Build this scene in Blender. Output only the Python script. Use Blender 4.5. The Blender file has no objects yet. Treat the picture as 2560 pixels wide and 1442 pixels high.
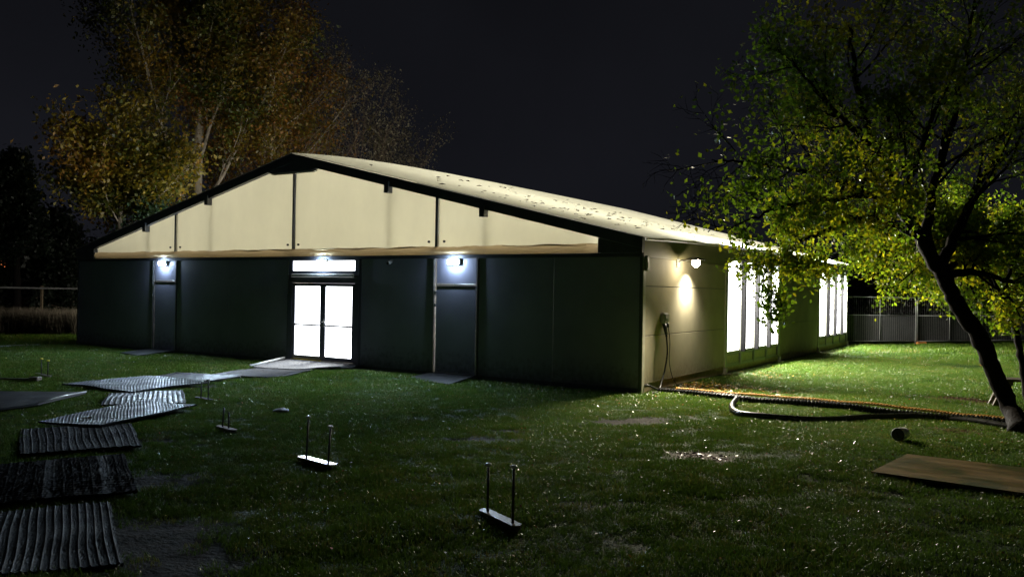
import bpy, math, random
import numpy as np
from mathutils import Matrix, Vector

# ------------------------------------------------------------------ camera
scene = bpy.context.scene
COL = scene.collection
F_PX, YAW, PIT, ROL = 2081.26, -0.5662, 0.0029, 0.0170
CAM = np.array([6.4317, -14.7794, 1.9288])
FW = np.array([math.sin(YAW)*math.cos(PIT), math.cos(YAW)*math.cos(PIT), math.sin(PIT)])
_r = np.array([math.cos(YAW), -math.sin(YAW), 0.0]); _u = np.cross(_r, FW)
RT = _r*math.cos(ROL) + _u*math.sin(ROL)
UP = _u*math.cos(ROL) - _r*math.sin(ROL)
cd = bpy.data.cameras.new('camera'); cam = bpy.data.objects.new('camera', cd); COL.objects.link(cam)
cd.sensor_fit = 'HORIZONTAL'; cd.sensor_width = 36.0; cd.lens = F_PX/2560*36.0
cd.clip_start = 0.05; cd.clip_end = 2000
cam.matrix_world = Matrix(((RT[0], UP[0], -FW[0], CAM[0]), (RT[1], UP[1], -FW[1], CAM[1]),
                           (RT[2], UP[2], -FW[2], CAM[2]), (0, 0, 0, 1)))
scene.camera = cam

# ------------------------------------------------------------------ night sky, exposure
world = bpy.data.worlds.new('World'); scene.world = world; world.use_nodes = True
wn = world.node_tree.nodes; wl = world.node_tree.links; wn.clear()
w_out = wn.new('ShaderNodeOutputWorld'); w_bg = wn.new('ShaderNodeBackground')
w_tc = wn.new('ShaderNodeTexCoord'); w_sep = wn.new('ShaderNodeSeparateXYZ'); w_rmp = wn.new('ShaderNodeValToRGB')
w_rmp.color_ramp.elements[0].position = 0.0; w_rmp.color_ramp.elements[0].color = (0.0082, 0.0086, 0.0118, 1)
w_rmp.color_ramp.elements[1].position = 0.55; w_rmp.color_ramp.elements[1].color = (0.0042, 0.0044, 0.0055, 1)
wl.new(w_tc.outputs['Generated'], w_sep.inputs[0]); wl.new(w_sep.outputs['Z'], w_rmp.inputs['Fac'])
w_ns = wn.new('ShaderNodeTexNoise'); w_ns.inputs['Scale'].default_value = 2.2; w_ns.inputs['Detail'].default_value = 5; wl.new(w_tc.outputs['Generated'], w_ns.inputs['Vector'])
w_mr = wn.new('ShaderNodeMapRange'); w_mr.inputs['From Min'].default_value = 0.3; w_mr.inputs['From Max'].default_value = 0.7; w_mr.inputs['To Min'].default_value = 0.72; w_mr.inputs['To Max'].default_value = 1.18
w_vm = wn.new('ShaderNodeVectorMath'); w_vm.operation = 'SCALE'; wl.new(w_ns.outputs['Fac'], w_mr.inputs['Value']); wl.new(w_rmp.outputs['Color'], w_vm.inputs[0]); wl.new(w_mr.outputs[0], w_vm.inputs['Scale'])
wl.new(w_vm.outputs[0], w_bg.inputs['Color']); wl.new(w_bg.outputs[0], w_out.inputs['Surface'])
w_bg.inputs['Strength'].default_value = 1.0

scene.view_settings.view_transform = 'Standard'; scene.view_settings.look = 'None'
scene.view_settings.gamma = 1.0; scene.view_settings.use_curve_mapping = False
scene.view_settings.exposure = 0.0
scene.render.engine = 'CYCLES'
cy = scene.cycles
cy.use_denoising = True
try: cy.denoiser = 'OPENIMAGEDENOISE'
except Exception: pass
cy.max_bounces = 6; cy.diffuse_bounces = 3; cy.glossy_bounces = 3; cy.transmission_bounces = 4
cy.sample_clamp_indirect = 4.0; cy.caustics_reflective = False; cy.caustics_refractive = False

WINDOW_L = 4.5
WINDOW_LIGHT_W = 4300.0     # luminaires inside the right-hand window bays
LEFT_WINDOW_L = 26.0      # radiance of the lit side windows
DOOR_L = 6.5
BULKHEAD_L = 3200.0
WALL_LAMP_L = 150.0
WALL_FLOOD_W = 2300.0
UPLIGHT_W = 345.0

rng = np.random.default_rng(7)
random.seed(7)

def at(px, py, depth):
    return CAM + depth*(FW + RT*(px-1280)/F_PX - UP*(py-721)/F_PX)
def gp(px, py, z=0.0):
    d = FW + RT*(px-1280)/F_PX - UP*(py-721)/F_PX
    return CAM + d*((z-CAM[2])/d[2])

# ------------------------------------------------------------------ materials
def mat(name, col, rough=0.6, spec=0.4, metal=0.0, var=0.0, vscale=3.0, bump=0.0, bscale=40.0, attr=None, coat=0.0, coords='Object', stretch=None):
    m = bpy.data.materials.new(name); m.use_nodes = True
    n = m.node_tree.nodes; l = m.node_tree.links
    b = n['Principled BSDF']
    b.inputs['Base Color'].default_value = (*col, 1); b.inputs['Roughness'].default_value = rough
    b.inputs['Metallic'].default_value = metal; b.inputs['Specular IOR Level'].default_value = spec
    b.inputs['Coat Weight'].default_value = coat; b.inputs['Coat Roughness'].default_value = 0.12
    tc = n.new('ShaderNodeTexCoord'); src = tc.outputs[coords]
    if stretch:
        mp = n.new('ShaderNodeMapping'); mp.inputs['Scale'].default_value = stretch
        l.new(src, mp.inputs[0]); src = mp.outputs[0]
    colsock = None
    if attr:
        a = n.new('ShaderNodeAttribute'); a.attribute_name = attr; colsock = a.outputs['Color']
    if var > 0:
        t = n.new('ShaderNodeTexNoise'); t.inputs['Scale'].default_value = vscale; t.inputs['Detail'].default_value = 6
        l.new(src, t.inputs['Vector'])
        mr = n.new('ShaderNodeMapRange'); mr.inputs['From Min'].default_value = 0.3; mr.inputs['From Max'].default_value = 0.7
        mr.inputs['To Min'].default_value = 1-var; mr.inputs['To Max'].default_value = 1+var
        l.new(t.outputs['Fac'], mr.inputs['Value'])
        mx = n.new('ShaderNodeVectorMath'); mx.operation = 'SCALE'
        if colsock: l.new(colsock, mx.inputs[0])
        else: mx.inputs[0].default_value = col
        l.new(mr.outputs[0], mx.inputs['Scale']); colsock = mx.outputs[0]
        mr2 = n.new('ShaderNodeMapRange'); mr2.inputs['From Min'].default_value = 0.3; mr2.inputs['From Max'].default_value = 0.7
        mr2.inputs['To Min'].default_value = max(0.03, rough-0.15*min(1, var*2)); mr2.inputs['To Max'].default_value = min(1, rough+0.15*min(1, var*2))
        l.new(t.outputs['Fac'], mr2.inputs['Value']); l.new(mr2.outputs[0], b.inputs['Roughness'])
    if colsock: l.new(colsock, b.inputs['Base Color'])
    if bump > 0:
        t2 = n.new('ShaderNodeTexNoise'); t2.inputs['Scale'].default_value = bscale; t2.inputs['Detail'].default_value = 5
        l.new(src, t2.inputs['Vector'])
        bp = n.new('ShaderNodeBump'); bp.inputs['Strength'].default_value = bump; bp.inputs['Distance'].default_value = 0.02
        l.new(t2.outputs['Fac'], bp.inputs['Height']); l.new(bp.outputs[0], b.inputs['Normal'])
    return m

def emit(name, col, strength, front_only=False):
    m = bpy.data.materials.new(name); m.use_nodes = True
    n = m.node_tree.nodes; l = m.node_tree.links; n.clear()
    o = n.new('ShaderNodeOutputMaterial'); e = n.new('ShaderNodeEmission')
    e.inputs['Color'].default_value = (*col, 1); e.inputs['Strength'].default_value = strength
    if front_only:
        g = n.new('ShaderNodeNewGeometry'); d = n.new('ShaderNodeBsdfDiffuse'); mx = n.new('ShaderNodeMixShader')
        d.inputs['Color'].default_value = (0.7, 0.7, 0.7, 1)
        l.new(g.outputs['Backfacing'], mx.inputs[0]); l.new(e.outputs[0], mx.inputs[1]); l.new(d.outputs[0], mx.inputs[2])
        l.new(mx.outputs[0], o.inputs[0]); m.cycles.emission_sampling = 'FRONT'
    else: l.new(e.outputs[0], o.inputs[0])
    return m

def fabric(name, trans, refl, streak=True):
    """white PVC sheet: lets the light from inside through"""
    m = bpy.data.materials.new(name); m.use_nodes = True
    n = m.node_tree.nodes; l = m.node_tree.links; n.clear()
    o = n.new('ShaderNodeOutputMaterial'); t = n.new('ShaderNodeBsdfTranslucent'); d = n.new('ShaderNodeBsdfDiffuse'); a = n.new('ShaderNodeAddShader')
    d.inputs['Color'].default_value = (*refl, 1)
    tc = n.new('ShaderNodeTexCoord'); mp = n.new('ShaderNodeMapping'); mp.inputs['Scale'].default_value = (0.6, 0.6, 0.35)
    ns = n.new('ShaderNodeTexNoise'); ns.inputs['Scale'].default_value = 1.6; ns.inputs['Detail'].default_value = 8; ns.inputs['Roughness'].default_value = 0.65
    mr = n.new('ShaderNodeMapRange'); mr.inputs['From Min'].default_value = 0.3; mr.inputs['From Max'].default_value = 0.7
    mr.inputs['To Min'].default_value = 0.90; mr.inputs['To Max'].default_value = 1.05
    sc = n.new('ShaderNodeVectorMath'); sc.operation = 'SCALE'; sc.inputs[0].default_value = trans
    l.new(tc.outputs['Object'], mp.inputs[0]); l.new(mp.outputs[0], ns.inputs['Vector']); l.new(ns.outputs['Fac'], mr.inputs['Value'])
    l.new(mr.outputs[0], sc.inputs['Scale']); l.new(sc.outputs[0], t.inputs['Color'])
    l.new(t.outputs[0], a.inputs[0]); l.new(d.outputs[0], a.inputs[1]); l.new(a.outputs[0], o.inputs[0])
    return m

def leafmat(name, trans=0.45, gloss=0.10, rough=0.3, tint=(1.0, 1.0, 0.55)):
    m = bpy.data.materials.new(name); m.use_nodes = True
    n = m.node_tree.nodes; l = m.node_tree.links; n.clear()
    o = n.new('ShaderNodeOutputMaterial'); d = n.new('ShaderNodeBsdfDiffuse'); t = n.new('ShaderNodeBsdfTranslucent')
    g = n.new('ShaderNodeBsdfGlossy'); g.inputs['Roughness'].default_value = rough; g.inputs['Color'].default_value = (0.8, 0.8, 0.8, 1)
    a = n.new('ShaderNodeAttribute'); a.attribute_name = 'leaf_colour'
    tv = n.new('ShaderNodeVectorMath'); tv.operation = 'MULTIPLY'; tv.inputs[1].default_value = (2.3*tint[0], 2.3*tint[1], 2.3*tint[2])
    l.new(a.outputs['Color'], d.inputs['Color']); l.new(a.outputs['Color'], tv.inputs[0]); l.new(tv.outputs[0], t.inputs['Color'])
    m1 = n.new('ShaderNodeMixShader'); m1.inputs[0].default_value = trans
    m2 = n.new('ShaderNodeMixShader'); m2.inputs[0].default_value = gloss
    l.new(d.outputs[0], m1.inputs[1]); l.new(t.outputs[0], m1.inputs[2])
    l.new(m1.outputs[0], m2.inputs[1]); l.new(g.outputs[0], m2.inputs[2]); l.new(m2.outputs[0], o.inputs[0])
    return m

M = {}
M['front_wall'] = mat('grey wall cassette', (0.35, 0.35, 0.47), 0.5, 0.3, var=0.10, vscale=1.2, bump=0.05, bscale=60)
M['valance'] = mat('olive valance', (0.20, 0.185, 0.10), 0.6, 0.3, var=0.15, vscale=2, bump=0.1)
M['side_wall'] = mat('cream wall cassette', (0.39, 0.35, 0.245), 0.62, 0.15, var=0.10, vscale=2.0, bump=0.35, bscale=90)
def splash(m, top, colr):          # mud splashed up the foot of the wall
    n = m.node_tree.nodes; l = m.node_tree.links; b = n['Principled BSDF']; old = b.inputs['Base Color'].links[0].from_socket
    g = n.new('ShaderNodeNewGeometry'); sp = n.new('ShaderNodeSeparateXYZ'); l.new(g.outputs['Position'], sp.inputs[0])
    ns = n.new('ShaderNodeTexNoise'); ns.inputs['Scale'].default_value = 9; ns.inputs['Detail'].default_value = 8; ns.inputs['Roughness'].default_value = 0.7; l.new(g.outputs['Position'], ns.inputs['Vector'])
    mr = n.new('ShaderNodeMapRange'); mr.inputs['From Min'].default_value = 0.05; mr.inputs['From Max'].default_value = top; mr.inputs['To Min'].default_value = 0.75; mr.inputs['To Max'].default_value = 0.30; l.new(sp.outputs[2], mr.inputs[0])
    th = n.new('ShaderNodeMath'); th.operation = 'SUBTRACT'; l.new(mr.outputs[0], th.inputs[0]); l.new(ns.outputs['Fac'], th.inputs[1])
    ml = n.new('ShaderNodeMath'); ml.operation = 'MULTIPLY'; ml.use_clamp = True; ml.inputs[1].default_value = 2.0; l.new(th.outputs[0], ml.inputs[0])
    mx = n.new('ShaderNodeMix'); mx.data_type = 'RGBA'; mx.inputs[7].default_value = (*colr, 1); l.new(ml.outputs[0], mx.inputs[0]); l.new(old, mx.inputs[6]); l.new(mx.outputs[2], b.inputs['Base Color'])
splash(M['front_wall'], 0.9, (0.09, 0.075, 0.055)); splash(M['side_wall'], 0.7, (0.16, 0.12, 0.07))
M['base_board'] = mat('muddy base board', (0.34, 0.27, 0.16), 0.7, 0.3, var=0.3, vscale=5, bump=0.2)
M['alu'] = mat('aluminium profile', (0.42, 0.42, 0.40), 0.35, 0.5, metal=0.6, var=0.1, vscale=8)
M['dark_alu'] = mat('dark aluminium profile', (0.11, 0.115, 0.14), 0.45, 0.4, var=0.15, vscale=4)
M['frame_grey'] = mat('grey door frame', (0.13, 0.135, 0.17), 0.4, 0.4, var=0.08)
M['cream_trim'] = mat('cream trim', (0.45, 0.43, 0.33), 0.5, 0.4, var=0.15, vscale=6)
M['tan_valance'] = mat('tan rolled fabric', (0.42, 0.33, 0.19), 0.7, 0.3, var=0.35, vscale=3, bump=0.3, bscale=10, stretch=(0.6, 1, 4))
M['tan_fabric'] = fabric('tan rolled edge', (0.29, 0.225, 0.13), (0.25, 0.20, 0.13))
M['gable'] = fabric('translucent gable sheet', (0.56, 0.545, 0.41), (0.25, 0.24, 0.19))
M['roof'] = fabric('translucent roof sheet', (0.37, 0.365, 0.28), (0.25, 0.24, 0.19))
M['white_in'] = mat('white interior lining', (0.72, 0.72, 0.70), 0.8, 0.2)
M['pane'] = emit('lit window pane', (1.0, 0.99, 0.95), WINDOW_L, True)
_n = M['pane'].node_tree.nodes; _l = M['pane'].node_tree.links          # a misted pane: glows, and lets the lamps behind it through
_o = _n['Material Output']; _src = _o.inputs[0].links[0].from_socket; _t = _n.new('ShaderNodeBsdfTransparent'); _t.inputs[0].default_value = (0.75, 0.75, 0.73, 1); _a = _n.new('ShaderNodeAddShader')
_l.new(_src, _a.inputs[0]); _l.new(_t.outputs[0], _a.inputs[1]); _l.new(_a.outputs[0], _o.inputs[0])
M['pane_dim'] = emit('dimmer lit window pane', (1.0, 0.95, 0.85), LEFT_WINDOW_L, True)
M['door_pane'] = emit('lit door pane', (0.93, 0.97, 1.0), DOOR_L, True)
M['bulk_lens'] = emit('cool white lamp lens', (0.60, 0.80, 1.0), BULKHEAD_L, True)
M['bulk_rim'] = emit('cool white lamp diffuser', (0.60, 0.80, 1.0), 290.0)
M['lamp_globe'] = emit('warm lamp globe', (1.0, 0.86, 0.62), WALL_LAMP_L)
M['orange_win'] = emit('orange lit window', (1.0, 0.30, 0.09), 0.9)
M['plastic_grey'] = mat('grey plastic', (0.30, 0.30, 0.28), 0.45, 0.4, var=0.1, vscale=20)
M['black_rubber'] = mat('black rubber', (0.018, 0.018, 0.019), 0.30, 0.5, var=0.2, vscale=12, bump=0.1, bscale=80)
M['orange_cord'] = mat('orange cord sheath', (0.52, 0.27, 0.05), 0.5, 0.4, var=0.25, vscale=12)
M['mat'] = mat('wet track mat', (0.014, 0.014, 0.016), 0.72, 0.07, var=0.35, vscale=4, bump=0.25, bscale=45)
M['ply_mat'] = mat('wet dark sheet', (0.03, 0.03, 0.033), 0.5, 0.4, var=0.4, vscale=4, bump=0.2)
M['steel'] = mat('galvanised plate', (0.62, 0.62, 0.62), 0.22, 0.5, metal=0.85, var=0.12, vscale=25, bump=0.05)
M['rust'] = mat('dull rusty plate', (0.16, 0.13, 0.11), 0.42, 0.5, metal=0.5, var=0.4, vscale=20, bump=0.2)
M['rod'] = mat('dark steel rod', (0.05, 0.05, 0.05), 0.45, 0.5, metal=0.6, var=0.3, vscale=30)
M['cap'] = mat('pale cap', (0.75, 0.75, 0.72), 0.3, 0.5)
M['yellow'] = mat('yellow cap', (0.85, 0.70, 0.04), 0.5, 0.4)
M['plywood'] = mat('wet plywood', (0.19, 0.115, 0.036), 0.45, 0.4, var=0.45, vscale=2.2, bump=0.1, bscale=30, stretch=(0.5, 3, 1))
_m = M['plywood']; _n = _m.node_tree.nodes; _l = _m.node_tree.links; _b = _n['Principled BSDF']; _old = _b.inputs['Base Color'].links[0].from_socket     # moss and damp stains
_tc = _n.new('ShaderNodeTexCoord'); _ns = _n.new('ShaderNodeTexNoise'); _ns.inputs['Scale'].default_value = 1.5; _ns.inputs['Detail'].default_value = 9; _ns.inputs['Roughness'].default_value = 0.65; _l.new(_tc.outputs['Object'], _ns.inputs['Vector'])
_mr = _n.new('ShaderNodeMapRange'); _mr.inputs['From Min'].default_value = 0.44; _mr.inputs['From Max'].default_value = 0.60; _l.new(_ns.outputs['Fac'], _mr.inputs['Value'])
_mx = _n.new('ShaderNodeMix'); _mx.data_type = 'RGBA'; _mx.inputs[7].default_value = (0.050, 0.060, 0.016, 1); _l.new(_mr.outputs[0], _mx.inputs[0]); _l.new(_old, _mx.inputs[6]); _l.new(_mx.outputs[2], _b.inputs['Base Color'])
M['wood'] = mat('weathered timber', (0.13, 0.10, 0.06), 0.75, 0.3, var=0.35, vscale=6, bump=0.3, stretch=(1, 6, 6))
M['bark'] = mat('dark wet bark', (0.012, 0.010, 0.009), 0.8, 0.06, var=0.5, vscale=9, bump=0.8, bscale=22, stretch=(1, 1, 0.35))
M['bark_pale'] = mat('pale grey bark', (0.34, 0.30, 0.24), 0.8, 0.2, var=0.45, vscale=3, bump=0.6, bscale=10, stretch=(1, 1, 0.4))
M['twig'] = mat('brown twig', (0.24, 0.18, 0.13), 0.8, 0.2, var=0.3)
M['galv'] = mat('galvanised tube', (0.42, 0.42, 0.40), 0.4, 0.5, metal=0.5, var=0.15, vscale=6)
M['scrim'] = mat('grey debris netting', (0.05, 0.05, 0.05), 0.85, 0.2, var=0.2, vscale=2, bump=0.15, bscale=14)
M['foot'] = mat('orange fence foot', (0.55, 0.20, 0.05), 0.7, 0.3, var=0.3)
M['stone'] = mat('pale stone', (0.4, 0.38, 0.33), 0.7, 0.3, var=0.2, vscale=20, bump=0.3)
M['house'] = mat('far rendered wall', (0.05, 0.045, 0.04), 0.9, 0.2, var=0.1)
M['leaf_near'] = leafmat('rowan leaf', 0.55, 0.05, 0.3, (0.97, 1.08, 0.45))
M['leaf_far'] = leafmat('autumn leaf', 0.35, 0.04, 0.5, (0.9, 0.9, 0.45))
M['leaf_ground'] = leafmat('fallen leaf', 0.0, 0.09, 0.3)
M['rail'] = mat('pale timber rail', (0.28, 0.28, 0.27), 0.6, 0.3, var=0.2)

# ------------------------------------------------------------------ object helpers
def tag(o, label=None, cat=None, group=None, kind=None):
    if label: o['label'] = label
    if cat: o['category'] = cat
    if group: o['group'] = group
    if kind: o['kind'] = kind
    return o
def empty(name, loc=(0, 0, 0), rz=0.0):
    o = bpy.data.objects.new(name, None); COL.objects.link(o); o.location = loc; o.rotation_euler = (0, 0, rz)
    o.empty_display_size = 0.2
    return o
def link_mesh(name, me, m=None, parent=None, smooth=False):
    if m is not None and len(me.materials) == 0: me.materials.append(m)
    if smooth: me.polygons.foreach_set('use_smooth', np.ones(len(me.polygons), dtype=bool))
    o = bpy.data.objects.new(name, me); COL.objects.link(o)
    if parent: o.parent = parent
    return o
class MB:
    def __init__(s): s.v = []; s.f = []
    def add(s, vs, fs):
        k = len(s.v); s.v += [tuple(map(float, p)) for p in vs]; s.f += [tuple(i+k for i in f) for f in fs]
    def box(s, x0, x1, y0, y1, z0, z1, c=0.0):
        x0, x1 = min(x0, x1), max(x0, x1); y0, y1 = min(y0, y1), max(y0, y1); z0, z1 = min(z0, z1), max(z0, z1)
        if c <= 0:
            s.add([(x0,y0,z0),(x1,y0,z0),(x1,y1,z0),(x0,y1,z0),(x0,y0,z1),(x1,y0,z1),(x1,y1,z1),(x0,y1,z1)],
                  [(0,3,2,1),(4,5,6,7),(0,1,5,4),(1,2,6,5),(2,3,7,6),(3,0,4,7)])
        else:     # chamfered box
            c = min(c, (x1-x0)/2.2, (y1-y0)/2.2, (z1-z0)/2.2)
            V = []; idx = {}
            for ix in (0, 1):
                for iy in (0, 1):
                    for iz in (0, 1):
                        X = (x0, x1)[ix]; Y = (y0, y1)[iy]; Z = (z0, z1)[iz]
                        sx = (c, -c)[ix]; sy = (c, -c)[iy]; sz = (c, -c)[iz]
                        idx[ix,iy,iz,'x'] = len(V); V.append((X, Y+sy, Z+sz))
                        idx[ix,iy,iz,'y'] = len(V); V.append((X+sx, Y, Z+sz))
                        idx[ix,iy,iz,'z'] = len(V); V.append((X+sx, Y+sy, Z))
            Fs = []
            for a in (0, 1):
                q = [(0,0),(1,0),(1,1),(0,1)]
                if a == 0: q = q[::-1]
                Fs.append(tuple(idx[a,i,j,'x'] for i, j in q))
                Fs.append(tuple(idx[j,a,i,'y'] for i, j in q))
                Fs.append(tuple(idx[i,j,a,'z'] for i, j in q))
            for i in (0, 1):
                for j in (0, 1):
                    Fs.append((idx[0,i,j,'y'], idx[1,i,j,'y'], idx[1,i,j,'z'], idx[0,i,j,'z']))
                    Fs.append((idx[i,0,j,'x'], idx[i,1,j,'x'], idx[i,1,j,'z'], idx[i,0,j,'z']))
                    Fs.append((idx[i,j,0,'x'], idx[i,j,1,'x'], idx[i,j,1,'y'], idx[i,j,0,'y']))
                    for k in (0, 1): Fs.append((idx[i,j,k,'x'], idx[i,j,k,'y'], idx[i,j,k,'z']))
            s.add(V, Fs)
        return s
    def prism_xz(s, pts, y0, y1):          # polygon in the XZ plane, extruded along Y
        n = len(pts)
        s.add([(x, y0, z) for x, z in pts] + [(x, y1, z) for x, z in pts],
              [tuple(range(n)), tuple(range(2*n-1, n-1, -1))] + [(i, i+n, (i+1) % n+n, (i+1) % n) for i in range(n)])
        return s
    def prism_yz(s, pts, x0, x1):
        n = len(pts)
        s.add([(x1, y, z) for y, z in pts] + [(x0, y, z) for y, z in pts],
              [tuple(range(n)), tuple(range(2*n-1, n-1, -1))] + [(i, i+n, (i+1) % n+n, (i+1) % n) for i in range(n)])
        return s
    def slab(s, quad, t):                   # quad of 3-D points with thickness t downward
        n = len(quad); q = [np.array(p, float) for p in quad]
        s.add([tuple(p) for p in q] + [tuple(p-np.array([0, 0, t])) for p in q],
              [tuple(range(n)), tuple(range(2*n-1, n-1, -1))] + [(i, i+n, (i+1) % n+n, (i+1) % n) for i in range(n)])
        return s
    def tube(s, pts, radii, sides=6, cap=True):
        P = np.asarray(pts, float); n = len(P)
        R = np.broadcast_to(np.asarray(radii, float), (n,))
        T = np.gradient(P, axis=0); T /= (np.linalg.norm(T, axis=1, keepdims=True)+1e-9)
        a = np.array([0, 0, 1.0]) if abs(T[0][2]) < 0.9 else np.array([1.0, 0, 0])
        nrm = np.cross(T[0], a); nrm /= np.linalg.norm(nrm)
        V = []
        ang = np.arange(sides)*2*math.pi/sides
        for i in range(n):
            nrm = nrm - T[i]*np.dot(nrm, T[i]); nrm /= (np.linalg.norm(nrm)+1e-9)
            b = np.cross(T[i], nrm)
            V.append(P[i] + R[i]*(np.cos(ang)[:, None]*nrm + np.sin(ang)[:, None]*b))
        V = np.concatenate(V); Fs = []
        for i in range(n-1):
            for j in range(sides):
                k = (j+1) % sides
                Fs.append((i*sides+j, i*sides+k, (i+1)*sides+k, (i+1)*sides+j))
        if cap: Fs.append(tuple(range(sides-1, -1, -1))); Fs.append(tuple((n-1)*sides+j for j in range(sides)))
        s.add(V, Fs)
        return s
    def cyl(s, p0, p1, r0, r1=None, sides=12):
        return s.tube([p0, p1], [r0, r0 if r1 is None else r1], sides)
    def sphere(s, c, r, seg=14, ring=8, sz=1.0):
        V = [(c[0], c[1], c[2]+r*sz)]
        for i in range(1, ring):
            th = math.pi*i/ring
            for j in range(seg):
                ph = 2*math.pi*j/seg
                V.append((c[0]+r*math.sin(th)*math.cos(ph), c[1]+r*math.sin(th)*math.sin(ph), c[2]+r*sz*math.cos(th)))
        V.append((c[0], c[1], c[2]-r*sz)); Fs = []
        for j in range(seg): Fs.append((0, 1+j, 1+(j+1) % seg))
        for i in range(ring-2):
            for j in range(seg):
                a = 1+i*seg; b = a+seg
                Fs.append((a+j, b+j, b+(j+1) % seg, a+(j+1) % seg))
        a = 1+(ring-2)*seg
        for j in range(seg): Fs.append((len(V)-1, a+(j+1) % seg, a+j))
        s.add(V, Fs); return s
    def build(s, name, m=None, parent=None, smooth=False):
        me = bpy.data.meshes.new(name); me.from_pydata(s.v, [], s.f); me.update()
        return link_mesh(name, me, m, parent, smooth)
def copy_tree(o, parent=None):
    c = o.copy(); COL.objects.link(c)
    if parent: c.parent = parent
    for ch in list(o.children): copy_tree(ch, c)
    return c
def catmull(pts, n=8):
    P = [np.array(p, float) for p in pts]; P = [2*P[0]-P[1]] + P + [2*P[-1]-P[-2]]; out = []
    for i in range(1, len(P)-2):
        for k in range(n):
            t = k/n
            out.append(0.5*((2*P[i]) + (-P[i-1]+P[i+1])*t + (2*P[i-1]-5*P[i]+4*P[i+1]-P[i+2])*t*t + (-P[i-1]+3*P[i]-3*P[i+1]+P[i+2])*t**3))
    out.append(P[-2]); return np.array(out)
def quads_mesh(name, V, cols=None):
    """V: (n,4,3) one quad per leaf, cols: (n,3)"""
    n = len(V); me = bpy.data.meshes.new(name)
    me.vertices.add(4*n); me.vertices.foreach_set('co', V.reshape(-1).astype(np.float32))
    me.loops.add(4*n); me.loops.foreach_set('vertex_index', np.arange(4*n, dtype=np.int32))
    me.polygons.add(n); me.polygons.foreach_set('loop_start', np.arange(0, 4*n, 4, dtype=np.int32))
    if cols is not None:
        ca = me.color_attributes.new('leaf_colour', 'FLOAT_COLOR', 'POINT')
        c = np.ones((n, 4, 4), np.float32); c[:, :, :3] = cols[:, None, :]
        ca.data.foreach_set('color', c.reshape(-1))
    me.update(calc_edges=True); me.validate()
    return me

# ------------------------------------------------------------------ ground
W = 19.1; L = 20.0; HE = 3.0; XC = -9.55; HR = 5.29; SL = (HR-HE)/9.55
def wob(x, y, s, ph): return np.sin(x*s+ph)*np.cos(y*s*1.13+ph*1.7) + 0.5*np.sin(x*s*2.3-y*s*1.1+ph*2.1)
def inside(x, y, m=0.0): return (x > -W-m) & (x < m) & (y > -m) & (y < L+m)
def height(x, y):
    x = np.asarray(x, float); y = np.asarray(y, float)
    h = 0.020*wob(x, y, 0.9, 0.4) + 0.010*wob(x, y, 2.7, 1.9)
    d = np.sqrt((np.maximum(np.maximum(-W-x, x), 0))**2 + (np.maximum(np.maximum(-y, y-L), 0))**2)
    h = h*np.clip(d/1.5, 0, 1)
    h = h + 0.10*np.exp(-(((x+6.0)/1.5)**2+((y+1.35)/0.6)**2))
    return h
# muddy or bare places: x, y, rx, ry, rotation, strength, kind (0 mud, 1 brown litter)
def spot(px, py, rx, ry, rot, s, k): p = gp(px, py); return (p[0], p[1], rx, ry, rot, s, k)
SPOTS = [spot(1570, 1050, 1.15, 0.42, 0.9, 1.0, 0), spot(1150, 1098, 0.75, 0.2, 0.55, 1.0, 0), spot(1290, 1080, 0.5, 0.15, 0.4, 0.9, 0),
         spot(1755, 1140, 0.42, 0.3, 0.1, 1.0, 1), spot(2430, 1003, 0.9, 0.35, 0.1, 1.0, 1), spot(1745, 972, 0.9, 0.4, 0.5, 0.8, 1),
         spot(2400, 1075, 0.7, 0.3, 0.2, 0.6, 1), spot(360, 1330, 0.7, 0.55, 0.3, 0.95, 0), spot(380, 1200, 0.5, 0.4, 0.3, 0.9, 0), spot(430, 1400, 0.7, 0.5, 0.1, 0.95, 0),
         spot(250, 1010, 0.5, 0.5, 0, 0.5, 0), spot(580, 965, 0.9, 0.25, 0.6, 0.8, 0), spot(1080, 1190, 0.5, 0.16, 0.3, 0.7, 0), spot(1440, 1260, 0.5, 0.2, 0.3, 0.6, 0),
         spot(2050, 880, 0.9, 1.6, 0.0, 0.6, 1), spot(390, 1100, 0.35, 0.3, 0.2, 0.8, 0), spot(2300, 1230, 1.1, 0.35, 0.0, 0.5, 0)]
def bare(x, y, kind=None):
    x = np.asarray(x, float); y = np.asarray(y, float); r = np.zeros_like(x)
    for sx, sy, rx, ry, rot, s, k in SPOTS:
        if kind is not None and k != kind: continue
        c, n = math.cos(rot), math.sin(rot); u = ((x-sx)*c+(y-sy)*n)/rx; v = (-(x-sx)*n+(y-sy)*c)/ry
        q = np.sqrt(u*u+v*v) + 0.22*wob(x, y, 6.0, sx)
        r = np.maximum(r, s*np.clip(1.6-1.1*q, 0, 1))
    return r
def axis(lo, hi, st, far): 
    a = list(np.arange(lo, hi+1e-6, st)); g = st; x = a[-1]; b = []
    while x < far: g *= 1.6; x += g; b.append(x)
    g = st; x = a[0]; c = []
    while x > -far: g *= 1.6; x -= g; c.append(x)
    return np.array(c[::-1]+a+b)
gx = axis(-13.0, 10.0, 0.11, 600); gy = axis(-14.0, 6.0, 0.11, 600)
GX, GY = np.meshgrid(gx, gy, indexing='ij'); GZ = height(GX, GY)
mudv = bare(GX, GY, 0)
GZ = GZ - 0.012*mudv + 0.022*mudv*wob(GX, GY, 9.0, 0.7)*0.5
nx, ny = GX.shape
me = bpy.data.meshes.new('ground')
co = np.stack([GX, GY, GZ], -1).reshape(-1, 3)
me.vertices.add(len(co)); me.vertices.foreach_set('co', co.reshape(-1).astype(np.float32))
ii, jj = np.meshgrid(np.arange(nx-1), np.arange(ny-1), indexing='ij')
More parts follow.
